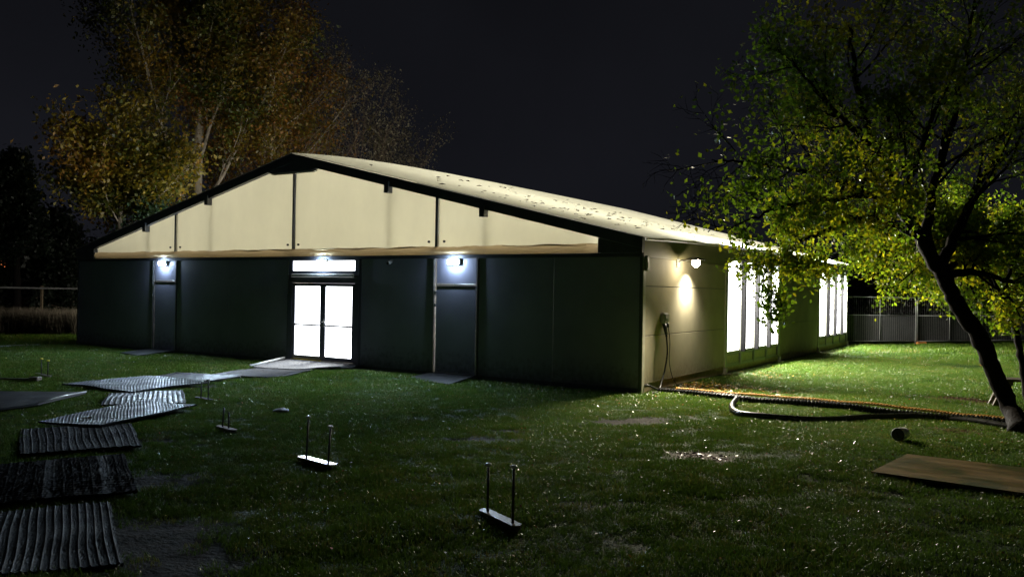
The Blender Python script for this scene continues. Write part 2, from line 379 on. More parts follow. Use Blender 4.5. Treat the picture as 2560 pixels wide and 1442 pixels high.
q = np.stack([ii*ny+jj, (ii+1)*ny+jj, (ii+1)*ny+jj+1, ii*ny+jj+1], -1).reshape(-1, 4)
me.loops.add(q.size); me.loops.foreach_set('vertex_index', q.reshape(-1).astype(np.int32))
me.polygons.add(len(q)); me.polygons.foreach_set('loop_start', np.arange(0, q.size, 4, dtype=np.int32))
ca = me.color_attributes.new('bare', 'FLOAT_COLOR', 'POINT')
cc = np.zeros((len(co), 4), np.float32); cc[:, 0] = mudv.reshape(-1); cc[:, 1] = bare(GX, GY, 1).reshape(-1); cc[:, 3] = 1
ca.data.foreach_set('color', cc.reshape(-1))
me.update(calc_edges=True)
gm = bpy.data.materials.new('turf soil'); gm.use_nodes = True
n = gm.node_tree.nodes; l = gm.node_tree.links; b = n['Principled BSDF']
tc = n.new('ShaderNodeTexCoord'); ns = n.new('ShaderNodeTexNoise'); ns.inputs['Scale'].default_value = 14; ns.inputs['Detail'].default_value = 8
l.new(tc.outputs['Object'], ns.inputs['Vector'])
rp = n.new('ShaderNodeValToRGB'); rp.color_ramp.elements[0].position = 0.35; rp.color_ramp.elements[0].color = (0.014, 0.030, 0.006, 1)
rp.color_ramp.elements[1].position = 0.68; rp.color_ramp.elements[1].color = (0.030, 0.072, 0.010, 1)
l.new(ns.outputs['Fac'], rp.inputs[0])
at_ = n.new('ShaderNodeAttribute'); at_.attribute_name = 'bare'; sp = n.new('ShaderNodeSeparateColor'); l.new(at_.outputs['Color'], sp.inputs[0])
rp2 = n.new('ShaderNodeValToRGB'); rp2.color_ramp.elements[0].position = 0.35; rp2.color_ramp.elements[0].color = (0.010, 0.008, 0.006, 1)
rp2.color_ramp.elements[1].position = 0.7; rp2.color_ramp.elements[1].color = (0.034, 0.026, 0.019, 1); l.new(ns.outputs['Fac'], rp2.inputs[0])
rp3 = n.new('ShaderNodeValToRGB'); rp3.color_ramp.elements[0].position = 0.35; rp3.color_ramp.elements[0].color = (0.06, 0.032, 0.018, 1)
rp3.color_ramp.elements[1].position = 0.7; rp3.color_ramp.elements[1].color = (0.16, 0.095, 0.06, 1); l.new(ns.outputs['Fac'], rp3.inputs[0])
mx = n.new('ShaderNodeMix'); mx.data_type = 'RGBA'; l.new(sp.outputs[0], mx.inputs[0]); l.new(rp.outputs[0], mx.inputs[6]); l.new(rp2.outputs[0], mx.inputs[7])
mx2 = n.new('ShaderNodeMix'); mx2.data_type = 'RGBA'; l.new(sp.outputs[1], mx2.inputs[0]); l.new(mx.outputs[2], mx2.inputs[6]); l.new(rp3.outputs[0], mx2.inputs[7])
l.new(mx2.outputs[2], b.inputs['Base Color'])
mrs = n.new('ShaderNodeMapRange'); mrs.inputs['To Min'].default_value = 0.04; mrs.inputs['To Max'].default_value = 0.05; l.new(sp.outputs[0], mrs.inputs['Value']); l.new(mrs.outputs[0], b.inputs['Specular IOR Level'])
mrr = n.new('ShaderNodeMapRange'); mrr.inputs['To Min'].default_value = 0.75; mrr.inputs['To Max'].default_value = 0.80; l.new(sp.outputs[0], mrr.inputs['Value']); l.new(mrr.outputs[0], b.inputs['Roughness'])
bp = n.new('ShaderNodeBump'); bp.inputs['Strength'].default_value = 0.9; bp.inputs['Distance'].default_value = 0.03
n2 = n.new('ShaderNodeTexNoise'); n2.inputs['Scale'].default_value = 26; n2.inputs['Detail'].default_value = 6; l.new(tc.outputs['Object'], n2.inputs['Vector'])
l.new(n2.outputs['Fac'], bp.inputs['Height']); l.new(bp.outputs[0], b.inputs['Normal'])
tag(link_mesh('ground', me, gm, smooth=True), 'grass lawn ground with muddy bare patches', kind='structure')

# ------------------------------------------------------------------ the marquee
mq = empty('marquee', (XC, 0, 0))
tag(mq, 'long clear-span marquee with a glowing cream gable and roof and dark front wall', 'marquee')
class PB(MB):          # parts of the marquee are written in world coordinates
    def build(s, name, m=None, parent=None, smooth=False):
        o = super().build(name, m, parent, smooth); ox, oy, oz = XC, 0, 0
        me = o.data; a = np.empty(len(me.vertices)*3, np.float32); me.vertices.foreach_get('co', a)
        a = a.reshape(-1, 3); a[:, 0] -= ox; me.vertices.foreach_set('co', a.reshape(-1)); me.update()
        return o
def part(name, m, mb, parent=mq, smooth=False): return mb.build(name, m, parent, smooth)
ZW = 2.62             # top of the hard walls
DX0, DX1 = -9.64, -7.26       # entrance module
E1 = (-5.00, -3.86)           # right exit door module
E0 = (-15.24, -14.22)         # left exit door module
# front wall panels, butted between the posts
xs = [(-19.06, -15.29), (-14.17, -11.97), (-11.96, -9.70), (-7.20, -5.06), (-3.80, -1.96), (-1.95, -0.06)]
for x0, x1 in xs:
    part('wall_panel', M['front_wall'], PB().box(x0, x1, 0.0, 0.06, 0.10, ZW))
    part('base_rail', M['dark_alu'], PB().box(x0, x1, -0.012, 0.05, 0.0, 0.098))
for x in (-15.265, -14.195, -9.67, -7.23, -5.03, -3.83):
    part('wall_post', M['dark_alu'], PB().box(x-0.024, x+0.024, -0.018, 0.09, 0.0, ZW))
part('corner_post', M['dark_alu'], PB().box(-W-0.03, -19.062, -0.02, 0.08, 0, ZW))
part('corner_post', M['dark_alu'], PB().box(-0.058, -0.002, -0.02, 0.10, 0, ZW))
# pale edge strips on door posts that catch the lamps
for x in (-15.262, -14.198, -5.022, -3.838):
    part('edge_strip', M['alu'], PB().box(x-0.010, x+0.010, -0.034, -0.0185, 0.10, ZW-0.01))
part('edge_strip', M['alu'], PB().box(-9.675, -9.655, -0.034, -0.0185, 1.75, ZW-0.01))
# eave beam and rolled valance across the front
part('eave_beam', M['dark_alu'], PB().box(-W, 0.0, -0.05, 0.14, ZW+0.002, 2.70))
xsv = np.linspace(-18.2, -0.93, 200); V = []
for x in xsv:
    top = 2.885 + 0.008*math.sin(x*3.1) + 0.010*math.sin(x*7.7+1)*math.sin(x*1.3) + rng.normal(0, 0.003)
    for k in range(7):
        t = k/6; V.append((x, -0.02-0.05*math.sin(math.pi*t)-0.012*math.sin(x*6.1+k*2.3)*math.sin(x*2.2), 2.702+(top-2.702)*t))
mb = PB(); mb.add(V, [(i*7+k, (i+1)*7+k, (i+1)*7+k+1, i*7+k+1) for i in range(199) for k in range(6)])
part('rolled_valance', M['tan_fabric'], mb, smooth=True)
for a_, c_ in ((-12.2, -9.0), (-9.4, -6.3), (-6.5, -5.1), (-3.2, -1.2)):       # dark bunched folds along its upper edge
    xx = np.linspace(a_, c_, 50); part('fold', M['tan_valance'], PB().tube(np.stack([xx, np.full(50, -0.055), 2.868+0.012*np.sin(xx*5.3)], -1), 0.006+0.016*np.abs(np.sin(xx*2.4))*np.sin(np.linspace(0, math.pi, 50)), 6), smooth=True)
# gable: four glowing panels
def rz(x): return HR-SL*abs(x-XC)
def ridge_rise(y): return 0.30*(1-math.exp(-max(0, y)/2.6))+0.006*max(0, y)
def eave_rise(y): return 0.19*(1-math.exp(-max(0, y)/4.5))
RT_D = 0.22
cuts = [-18.18, -14.30, XC, -4.99, -0.93]
for a, c in zip(cuts[:-1], cuts[1:]):
    a2, c2 = a+0.02, c-0.02
    top = lambda x: rz(x)-RT_D+0.03
    N = 16; V = []; xsg = np.linspace(a2, c2, N+1)
    for x in xsg:
        for k in range(9):
            z = 2.87 + (top(x)-2.87)*k/8
            bul = 0.035*math.sin(math.pi*(x-a2)/(c2-a2))*math.sin(math.pi*k/8) + 0.004*math.sin(x*9+z*3)
            V.append((x, 0.05-bul, z))
    Fs = [(i*9+k, (i+1)*9+k, (i+1)*9+k+1, i*9+k+1) for i in range(N) for k in range(8)]
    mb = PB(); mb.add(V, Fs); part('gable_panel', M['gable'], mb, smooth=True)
for x in cuts[1:-1]:
    part('gable_post', M['dark_alu'], PB().box(x-0.028, x+0.028, -0.01, 0.10, 2.702, rz(x)-RT_D+0.02))
for x in (cuts[1], cuts[3]):
    part('post_edge', M['alu'], PB().box(x+0.030, x+0.052, -0.016, 0.03, 2.88, rz(x)-RT_D-0.02))
for x in (-14.52, -14.08, -9.74, -9.36, -5.2, -4.77):
    part('fixing', M['rod'], PB().cyl((x, -0.012, 3.0), (x, 0.02, 3.0), 0.028, sides=10))
# front rafters, apex plate, haunch plates
for sgn in (-1, 1):
    xe = XC + sgn*9.57; x1 = XC
    pts = [(x1, rz(x1)), (xe, HE), (xe, HE-RT_D), (x1, rz(x1)-RT_D)]
    if sgn > 0: pts = pts[::-1]
    part('rafter', M['dark_alu'], PB().prism_xz(pts, -0.10, 0.02))
    xa, xb = XC+sgn*8.62, XC+sgn*9.56
    pts = [(xa, rz(xa)-RT_D-0.001), (xb, HE-RT_D-0.001), (xb, 2.705), (xa, 2.705)]
    if sgn > 0: pts = pts[::-1]
    part('haunch_plate', M['dark_alu'], PB().prism_xz(pts, -0.08, 0.10))
part('apex_plate', M['dark_alu'], PB().prism_xz([(XC-0.85, rz(XC-0.85)-RT_D-0.001), (XC-0.75, 4.83), (XC+0.75, 4.83), (XC+0.85, rz(XC+0.85)-RT_D-0.001), (XC, rz(XC)-RT_D-0.001)], -0.085, 0.012))
part('apex_trim', M['cream_trim'], PB().prism_xz([(XC-0.84, 4.828), (XC-0.70, 4.79), (XC+0.70, 4.79), (XC+0.84, 4.828)], -0.06, 0.012))
for x in (-15.58, -12.81, -6.37, -3.68):
    z = rz(x)-RT_D
    part('shadow_strut', M['alu'], PB().cyl((x, 0.17, 2.7), (x, 0.17, z+0.05), 0.035, sides=8))  # unseen bars added to cast soft streaks of shade on the gable
    part('purlin_bracket', M['dark_alu'], PB().box(x-0.065, x+0.065, -0.14, 0.015, z-0.16, z+0.10))
# roof: two sheets, one per slope, with a slight sag between the frames
for sgn in (-1, 1):
    V = []; NY = 60; NX = 14; ys = np.linspace(-0.11, L+0.05, NY+1)
    for y in ys:
        for k in range(NX+1):
            t = k/NX; x = XC + sgn*t*9.70
            sag = 0.035*math.sin(math.pi*((y % 5.0)/5.0))*math.sin(math.pi*min(1, t*1.0))
            edge = -0.03*max(0, (t-0.985)/0.015)*(1+0.5*math.sin(y*4))
            V.append((x, y, HR+0.025-SL*t*9.70 - sag + edge + ridge_rise(y)*(1-t)+eave_rise(y)*t))
    Fs = [(i*(NX+1)+k, i*(NX+1)+k+1, (i+1)*(NX+1)+k+1, (i+1)*(NX+1)+k) for i in range(NY) for k in range(NX)]
    if sgn > 0: Fs = [f[::-1] for f in Fs]
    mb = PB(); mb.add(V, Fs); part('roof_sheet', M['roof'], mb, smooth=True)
# inner rafters (dark bars across the bays, read faintly through the sheet) and ridge
for y in (5.0, 10.0, 15.0):
    for sgn in (-1, 1):
        xe = XC+sgn*9.3
        pts = [(XC, HR-0.12), (xe, rz(xe)-0.12), (xe, rz(xe)-0.32), (XC, HR-0.32)]
        if sgn > 0: pts = pts[::-1]
        part('inner_rafter', M['alu'], PB().prism_xz(pts, y-0.05, y+0.05))
# right-hand side wall
Y = [0.10, 4.95, 9.85, 14.90, 19.92]
part('side_corner_trim', M['cream_trim'], PB().box(0.0, 0.022, -0.018, 0.098, 0.0, ZW))
def boards(y0, y1, x0, x1, m):
    for z0, z1 in ((0.20, 1.095), (1.11, 2.055), (2.07, ZW)):
        part('wall_board', m, PB().box(x0, x1, y0, y1, z0, z1, 0.003))
    part('base_board', M['base_board'], PB().box(x0-0.01, x1-0.012, y0, y1, 0.02, 0.185))
    xs_ = x1 if x1 > -1 else x0
    part('leak_block', M['dark_alu'], PB().box(x0+0.018, x1-0.018, y0, y1, 0.10, ZW-0.002) if x1 > -1 else PB().box(x0+0.018, x1-0.018, y0, y1, 0.10, ZW-0.002))  # unseen backing added to stop inside light leaking through the board joints
    part('base_trim', m, PB().box(x0, x1+0.006 if x1 > -1 else x1, y0, y1, 0.187, 0.198))
boards(Y[0]+0.003, Y[1]-0.04, -0.06, 0.0, M['side_wall'])
boards(Y[2]+0.04, Y[3]-0.04, -0.06, 0.0, M['side_wall'])
for y in Y[1:]:
    part('side_post', M['cream_trim'], PB().box(-0.07, 0.020, y-0.037, y+0.037, 0.0, ZW))
    part('foot_plate', M['cream_trim'], PB().box(-0.05, 0.14, y-0.10, y+0.10, 0.0, 0.03).box(0.021, 0.07, y-0.05, y+0.05, 0.03, 0.16))
def window_bay(y0, y1, xf, sgn, pm='pane', ZW=2.62):
    """hard window cassette: four tall panes over four low panels; xf = outside face"""
    xi = xf - sgn*0.06
    fr = PB(); w = y1-y0; mw = 0.11
    yy = [y0 + mw/2 + (w-mw)*k/4 for k in range(5)]
    for k, yk in enumerate(yy): fr.box(xi, xf+sgn*0.02, yk-mw/2, yk+mw/2, 0.16, ZW)
    for k in range(4):
        fr.box(xi, xf-sgn*0.002, yy[k]+mw/2, yy[k+1]-mw/2, 0.46, 0.54)
        fr.box(xi, xf-sgn*0.002, yy[k]+mw/2, yy[k+1]-mw/2, ZW-0.03, ZW)
        fr.box(xi, xf-sgn*0.002, yy[k]+mw/2, yy[k+1]-mw/2, 0.16, 0.22)
    f = part('window', M['window_frame'], fr)
    for yk in yy[1:4]: part('mullion', M['mullion'], PB().box(xf+sgn*0.022, xf+sgn*0.12, yk-0.05, yk+0.05, 0.50, ZW), f)
    for k in range(4):
        a, c = yy[k]+mw/2, yy[k+1]-mw/2; xp = xf-sgn*0.030
        mb = PB(); q = [(xp, a, 0.54), (xp, c, 0.54), (xp, c, ZW-0.03), (xp, a, ZW-0.03)]
        mb.add(q if sgn > 0 else q[::-1], [(0, 1, 2, 3)]); part('pane', M[pm], mb, f)
        part('lower_panel', M['side_wall'], PB().box(xi+sgn*0.01, xf-sgn*0.018, a+0.03, c-0.03, 0.25, 0.43, 0.01), f)
        part('panel_back', M['window_frame'], PB().box(xi+sgn*0.004, xf-sgn*0.03, a, c, 0.22, 0.46), f)
    part('base_board', M['base_board'], PB().box(min(xi, xf-sgn*0.012), max(xi, xf-sgn*0.012), y0, y1, 0.02, 0.158))
M['mullion'] = mat('near black mullion', (0.012, 0.012, 0.013), 0.7, 0.1)
M['window_frame'] = mat('grey-green window frame', (0.20, 0.20, 0.17), 0.45, 0.4, var=0.1)
window_bay(Y[1]+0.04, Y[2]-0.04, 0.0, 1, ZW=2.80)
window_bay(Y[3]+0.04, Y[4]-0.04, 0.0, 1, ZW=2.76)
for a, c, zt in ((0.0, Y[1]-0.04, ZW+0.003), (Y[1]-0.04, Y[2]+0.04, 2.803), (Y[2]+0.04, Y[3]-0.04, ZW+0.003), (Y[3]-0.04, L, 2.763)):
    part('side_valance', M['valance'], PB().prism_yz([(a, zt), (c-0.002, zt), (c-0.002, 2.94+eave_rise(c)), ((a+c)/2, 2.94+eave_rise((a+c)/2)), (a, 2.94+eave_rise(a))], -0.05, 0.012))
part('gutter_edge', M['cream_trim'], PB().tube([(0.10, y, 2.955+eave_rise(y)+0.012*math.sin(y*1.3)) for y in np.linspace(-0.08, L, 40)], 0.018, 6))
# left-hand side wall (same build, its windows light the trees)
boards(Y[0]+0.003, Y[1]-0.04, -W, -W+0.06, M['front_wall'])
boards(Y[2]+0.04, Y[3]-0.04, -W, -W+0.06, M['front_wall'])
for y in Y[1:]: part('side_post', M['cream_trim'], PB().box(-W-0.02, -W+0.07, y-0.037, y+0.037, 0.0, ZW))
window_bay(Y[1]+0.04, Y[2]-0.04, -W, -1, 'pane_dim')
window_bay(Y[3]+0.04, Y[4]-0.04, -W, -1, 'pane_dim')
part('side_valance', M['side_wall'], PB().box(-W-0.012, -W+0.05, 0.0, L, ZW+0.003, 2.93))
# back wall, floor
part('back_wall', M['front_wall'], PB().prism_xz([(-W, 0), (0, 0), (0, HE+0.12), (XC, HR+0.36), (-W, HE+0.12)], L-0.04, L))
part('floor', M['white_in'], PB().box(-W+0.07, -0.07, 0.10, L-0.05, 0.02, 0.12))
# wall-head trunking that closes the eaves inside
part('eave_trunking', M['white_in'], PB().box(-0.20, -0.052, 0.15, L-0.05, 2.60, 2.90))
part('eave_trunking', M['white_in'], PB().box(-W+0.052, -W+0.20, 0.15, L-0.05, 2.60, 2.90))
# the entrance: frame with transom, header bar and two glazed leaves
fr = PB(); y0, y1 = -0.03, 0.05; zf = 0.13
fr.box(DX0, DX0+0.13, y0, y1, zf, ZW); fr.box(DX1-0.13, DX1, y0, y1, zf, ZW)
fr.box(DX0+0.13, DX1-0.13, y0, y1, 2.04, 2.34); fr.box(DX0+0.13, DX1-0.13, y0, y1, ZW-0.03, ZW)
fr.box(DX0, DX1, -0.02, 0.05, 0.0, zf)
df = part('door_frame', M['frame_grey'], fr)
mb = PB(); mb.add([(DX0+0.13, 0.01, 2.34), (DX1-0.13, 0.01, 2.34), (DX1-0.13, 0.01, ZW-0.03), (DX0+0.13, 0.01, ZW-0.03)], [(0, 1, 2, 3)])
part('transom_pane', M['door_pane'], mb, df)
part('header_bar', M['cap'], PB().box(DX0+0.13, DX1-0.14, y0-0.055, y0-0.002, 2.185, 2.265, 0.012), df)
part('threshold', M['yellow'], PB().box(DX0+0.14, XC+1.08, y0-0.03, y0-0.002, zf-0.005, zf+0.012), df)
xm = (DX0+DX1)/2
for s, (a, c) in zip((1, -1), ((DX0+0.133, xm-0.002), (xm+0.002, DX1-0.133))):
    lf = PB(); st = 0.085
    lf.box(a, a+st, -0.02, 0.03, zf+0.01, 2.035); lf.box(c-st, c, -0.02, 0.03, zf+0.01, 2.035)
    lf.box(a+st, c-st, -0.02, 0.03, zf+0.01, zf+0.11); lf.box(a+st, c-st, -0.02, 0.03, 1.96, 2.035)
    leaf = part('door_leaf', M['frame_grey'], lf)
    mb = PB(); mb.add([(a+st, 0.005, zf+0.11), (c-st, 0.005, zf+0.11), (c-st, 0.005, 1.96), (a+st, 0.005, 1.96)], [(0, 1, 2, 3)])
    part('pane', M['door_pane'], mb, leaf)
    part('push_bar', M['dark_alu'], PB().tube([(a+st-0.01, -0.03, 1.03), (a+st+0.06, -0.045, 1.00), (c-st+0.01, -0.045, 1.00)], 0.023, 8), leaf)
    xh = c-0.045 if s > 0 else a+0.045
    part('handle', M['alu'], PB().box(xh-0.02, xh+0.02, -0.035, -0.0205, 0.95, 1.17, 0.006).tube([(xh, -0.03, 1.09), (xh, -0.075, 1.09), (xh-s*0.09, -0.08, 1.085)], 0.011, 8), leaf)
# exit doors
for (a, c) in (E1, E0):
    d = part('exit_door', M['front_wall'], PB().box(a+0.03, c-0.03, 0.008, 0.055, 0.10, 2.02, 0.004))
    part('top_panel', M['front_wall'], PB().box(a+0.03, c-0.03, 0.008, 0.055, 2.065, ZW-0.002, 0.004), d)
    part('header_rail', M['alu'], PB().box(a+0.002+0.03, c-0.03, -0.012, 0.03, 2.024, 2.060, 0.006), d)
    part('hinge', M['alu'], PB().box(a+0.005, a+0.05, -0.036, -0.012, 1.80, 1.90, 0.004), d)
    part('latch', M['alu'], PB().box(a+0.005, a+0.05, -0.036, -0.012, 1.55, 1.62, 0.004), d)
    part('sill', M['dark_alu'], PB().box(a+0.03, c-0.03, -0.03, 0.05, 0.0, 0.095), d)
# lights standing inside the marquee, turned up at the roof and the gable
def uplight(x, y, z, rx, sx, sy, w):
    ld = bpy.data.lights.new('uplight', 'AREA'); ld.shape = 'RECTANGLE'; ld.size = sx; ld.size_y = sy; ld.energy = w; ld.color = (1.0, 0.95, 0.86)
    o = bpy.data.objects.new('uplight', ld); COL.objects.link(o); o.location = (x, y, z); o.rotation_euler = (math.pi-rx, 0, 0); return o
for y in (5.0, 12.0, 17.5):
    for x in (-14.3, -4.8): uplight(x, y, 0.5, 0.0, 7.0, 5.0, UPLIGHT_W)
for y0_, y1_ in ((4.95, 9.85), (14.9, 19.92)):        # lamp rows hung inside the two right-hand window bays
    ld = bpy.data.lights.new('bay_light', 'AREA'); ld.shape = 'RECTANGLE'; ld.size = 4.0; ld.size_y = 0.3; ld.energy = WINDOW_LIGHT_W; ld.color = (1.0, 0.97, 0.90)
    o = bpy.data.objects.new('bay_light', ld); COL.objects.link(o)
    zdir = -Vector((0.99, 0.0, 0.05)).normalized(); xdir = Vector((0, 1, 0)); ydir = zdir.cross(xdir)
    o.matrix_world = Matrix(((xdir.x, ydir.x, zdir.x, -1.3), (xdir.y, ydir.y, zdir.y, (y0_+y1_)/2), (xdir.z, ydir.z, zdir.z, 2.20), (0, 0, 0, 1)))
uplight(XC+1.8, 3.8, 0.6, 0.75, 13.0, 1.2, UPLIGHT_W*1.3)

# ------------------------------------------------------------------ lamps and boxes on the walls
def bulkhead(x, label):
    t = empty('bulkhead_lamp', (x, -0.02, 2.54))
    tag(t, label, 'lamp', 'white bulkhead lamps over the front doors')
    MB().box(-0.15, 0.15, -0.075, 0.018, -0.055, 0.065, 0.012).build('housing', M['plastic_grey'], t)
    MB().box(-0.142, 0.142, -0.100, -0.0755, -0.05, 0.055, 0.006).build('diffuser', M['bulk_rim'], t)
    mb = MB(); mb.add([(-0.13, -0.1015, -0.042), (0.13, -0.1015, -0.042), (0.13, -0.1015, 0.047), (-0.13, -0.1015, 0.047)], [(0, 1, 2, 3)]); mb.build('lens', M['bulk_lens'], t)
    return t
bulkhead(-4.43, 'cool white bulkhead lamp over the exit door right of the entrance')
bulkhead(-8.44, 'cool white bulkhead lamp on the transom above the glazed double doors')
bulkhead(-14.73, 'cool white bulkhead lamp over the exit door left of the entrance')
t = tag(empty('wall_lamp', (0.0, 1.78, 2.57)), 'bright warm wall lamp on the cream side wall above the socket', 'lamp')
MB().box(0.001, 0.03, -0.07, 0.07, -0.09, 0.09, 0.01).build('back_plate', M['plastic_grey'], t)
MB().tube([(0.03, 0, 0.02), (0.10, 0, 0.06), (0.15, 0, 0.05)], 0.018, 8).build('arm', M['plastic_grey'], t)
AX = Vector((0.62, -0.66, -0.60)).normalized()
MB().sphere((0.40, 0, 0.0), 0.085).build('globe', M['lamp_globe'], t, True)
MB().tube([(0.15, 0, 0.05), (0.24, 0, 0.08), (0.33, 0, 0.09)], [0.018, 0.02, 0.03], 10).build('bracket', M['plastic_grey'], t, True)
MB().tube([(0.40, 0, 0.055), (0.40, 0, 0.075), (0.40, 0, 0.115)], [0.20, 0.19, 0.04], 20).build('added_hood', M['plastic_grey'], t, True)  # hood added to keep the globe's light off the upper tree crown
ld = bpy.data.lights.new('wall_lamp_flood', 'SPOT'); ld.energy = WALL_FLOOD_W; ld.color = (1.0, 0.90, 0.68); ld.spot_size = math.radians(106); ld.spot_blend = 0.50; ld.shadow_soft_size = 0.06
o = bpy.data.objects.new('wall_lamp_flood', ld); COL.objects.link(o); o.location = Vector((0.40, 1.78, 2.57)) + AX*0.16; o.rotation_euler = AX.to_track_quat('-Z', 'Y').to_euler()
ld = bpy.data.lights.new('wall_lamp_beam', 'SPOT'); ld.energy = 190; ld.color = (1.0, 0.92, 0.74); ld.spot_size = math.radians(130); ld.spot_blend = 1.0; ld.shadow_soft_size = 0.03
o = bpy.data.objects.new('wall_lamp_beam', ld); COL.objects.link(o); o.location = (0.30, 2.30, 2.28); o.rotation_euler = Vector((-0.66, 0, -0.75)).to_track_quat('-Z', 'Y').to_euler()
t = tag(empty('alarm_box', (0.022, 0.045, 2.50)), 'small grey box at the top corner of the cream side wall', 'box')
MB().box(0.001, 0.07, -0.055, 0.055, -0.15, 0.15, 0.02).build('case', M['plastic_grey'], t)
MB().box(0.0705, 0.078, -0.035, 0.035, -0.10, 0.02, 0.004).build('cover', M['cream_trim'], t)
t = tag(empty('security_camera', (-6.21, -0.05, 2.58)), 'small dark camera under the eave beam right of the double doors', 'camera')
MB().box(-0.03, 0.03, -0.03, 0.0, -0.03, 0.04, 0.006).build('bracket', M['plastic_grey'], t)
MB().cyl((0, -0.03, -0.02), (0.03, -0.20, -0.07), 0.038, 0.042, 12).build('barrel', M['plastic_grey'], t)
MB().cyl((0.0305, -0.203, -0.071), (0.031, -0.208, -0.072), 0.03, sides=12).build('lens', M['black_rubber'], t)
t = tag(empty('power_socket', (0.0, 0.98, 1.42)), 'grey industrial power socket on the cream side wall with two plugs', 'socket')
MB().box(0.001, 0.11, -0.11, 0.11, -0.10, 0.12, 0.025).build('case', M['plastic_grey'], t)
MB().cyl((0.07, -0.04, -0.10), (0.12, -0.05, -0.30), 0.045, 0.030, 12).cyl((0.12, -0.05, -0.30), (0.125, -0.05, -0.36), 0.026, 0.022, 12).build('large_plug', M['black_rubber'], t, True)
MB().cyl((0.08, 0.07, -0.09), (0.11, 0.08, -0.17), 0.032, 0.022, 12).build('small_plug', M['black_rubber'], t, True)
MB().box(0.1105, 0.125, -0.09, 0.09, 0.00, 0.10, 0.01).build('lid', M['plastic_grey'], t)
cbl = catmull([(0.125, 0.93, 1.06), (0.14, 0.95, 0.75), (0.13, 0.86, 0.42), (0.16, 0.60, 0.15), (0.22, 0.40, 0.03), (0.40, 0.30, 0.03)], 8)
tag(MB().tube(cbl, 0.017, 8).build('power_cable', M['black_rubber'], None, True), 'thick black cable hanging from the large plug down to the ground', 'cable', 'cables hanging from the wall socket')
cbl = catmull([(0.11, 1.06, 1.25), (0.13, 1.10, 0.95), (0.11, 1.14, 0.55), (0.14, 1.26, 0.22), (0.16, 1.50, 0.05), (0.2, 1.62, 0.012)], 8)
tag(MB().tube(cbl, 0.008, 6).build('power_cable', M['black_rubber'], None, True), 'thin black cable hanging from the small plug beside the thick one', 'cable', 'cables hanging from the wall socket')
cbl = catmull([(-0.1, 0.05, 0.14), (0.06, 0.14, 0.16), (0.16, 0.28, 0.10), (0.25, 0.32, 0.04), (0.2, 0.1, 0.03), (0.34, 0.02, 0.02)], 8)
tag(MB().tube(cbl, 0.02, 8).build('power_cable', M['black_rubber'], None, True), 'short black cable looping out from under the marquee corner', 'cable', 'cables at the foot of the side wall')

# ------------------------------------------------------------------ pipes, hose, cord on the lawn
def ground_path(pix, dz=0.0, n=10):
    P = [gp(*p) for p in pix]; P = catmull(P, n); P[:, 2] = height(P[:, 0], P[:, 1]) + dz; return P
P = ground_path([(1648, 983), (1740, 992), (1850, 1003), (1960, 1012), (2100, 1024), (2250, 1037), (2400, 1052), (2520, 1066)], 0.055, 40)
seg = np.concatenate([[0], np.cumsum(np.linalg.norm(np.diff(P, axis=0), axis=1))]); s = np.arange(0, seg[-1], 0.010)
P2 = np.stack([np.interp(s, seg, P[:, k]) for k in range(3)], -1)
tag(MB().tube(P2, 0.056+0.009*np.sign(np.sin(s*2*math.pi/0.060)), 10).build('corrugated_pipe', M['black_rubber']), 'black corrugated pipe running over the lawn from the marquee corner to the leaning tree', 'pipe')
P = ground_path([(1690, 982), (1800, 992), (1960, 1003), (2100, 1015), (2250, 1029), (2400, 1045), (2530, 1062)], 0.045, 40)
seg = np.concatenate([[0], np.cumsum(np.linalg.norm(np.diff(P, axis=0), axis=1))]); s = np.arange(0, seg[-1], 0.012)
mb = MB()
for k in range(2):
    C_ = np.stack([np.interp(s, seg, P[:, j]) for j in range(3)], -1); ph = s*2*math.pi/0.10+k*math.pi
    C_[:, 2] += 0.016*np.cos(ph)+0.035; C_[:, 1] += 0.016*np.sin(ph); mb.tube(C_, 0.015, 6)
tag(mb.build('orange_rope', M['orange_cord'], None, True), 'twisted orange rope lying along the far side of the corrugated pipe', 'rope')
P = ground_path([(1842, 1013), (1830, 1022), (1834, 1035), (1870, 1045), (1960, 1052), (2080, 1051), (2200, 1043), (2300, 1043), (2400, 1053), (2540, 1075)], 0.045, 10)
P[0, 2] += 0.08; P[1, 2] += 0.07; P[2, 2] += 0.06; P[3:9, 2] += np.linspace(0.05, 0.01, 6)
hs = MB().tube(P, 0.047, 12).build('black_hose', M['black_rubber'], None, True)
tag(hs, 'smooth black hose curling back in front of the corrugated pipe', 'hose')

# stub of pipe, stone, clod
b0 = gp(2250, 1105); zb = float(height(b0[0], b0[1])); dv = np.array([CAM[0]-b0[0], CAM[1]-b0[1], 0.0]); dv /= np.linalg.norm(dv)
dv = dv*math.cos(0.35) + np.array([-dv[1], dv[0], 0])*-math.sin(0.35)
t = tag(empty('pipe_stub', (b0[0], b0[1], zb+0.10)), 'short dark pipe stub with a pale rim lying alone on the lawn', 'pipe stub')
MB().tube([tuple(-dv*0.14), tuple(-dv*0.02), tuple(dv*0.07), tuple(dv*0.08)], [0.075, 0.085, 0.09, 0.088], 20).build('body', M['cap'], t, True)
MB().tube([tuple(dv*0.081), tuple(dv*0.088)], [0.084, 0.078], 20).build('end_cap', M['black_rubber'], t)
def lump(name, p, r, m, label, cat, sz=0.6, seed=1):
    rg = np.random.default_rng(seed); mb = MB().sphere((0, 0, 0), r, 10, 7, sz)
    mb.v = [tuple(np.array(v)*(1+rg.normal(0, 0.10))) for v in mb.v]
    o = mb.build(name, m, None, True); o.location = (p[0], p[1], float(height(p[0], p[1]))+r*sz*0.5); o.rotation_euler = (0, 0, seed)
    return tag(o, label, cat)
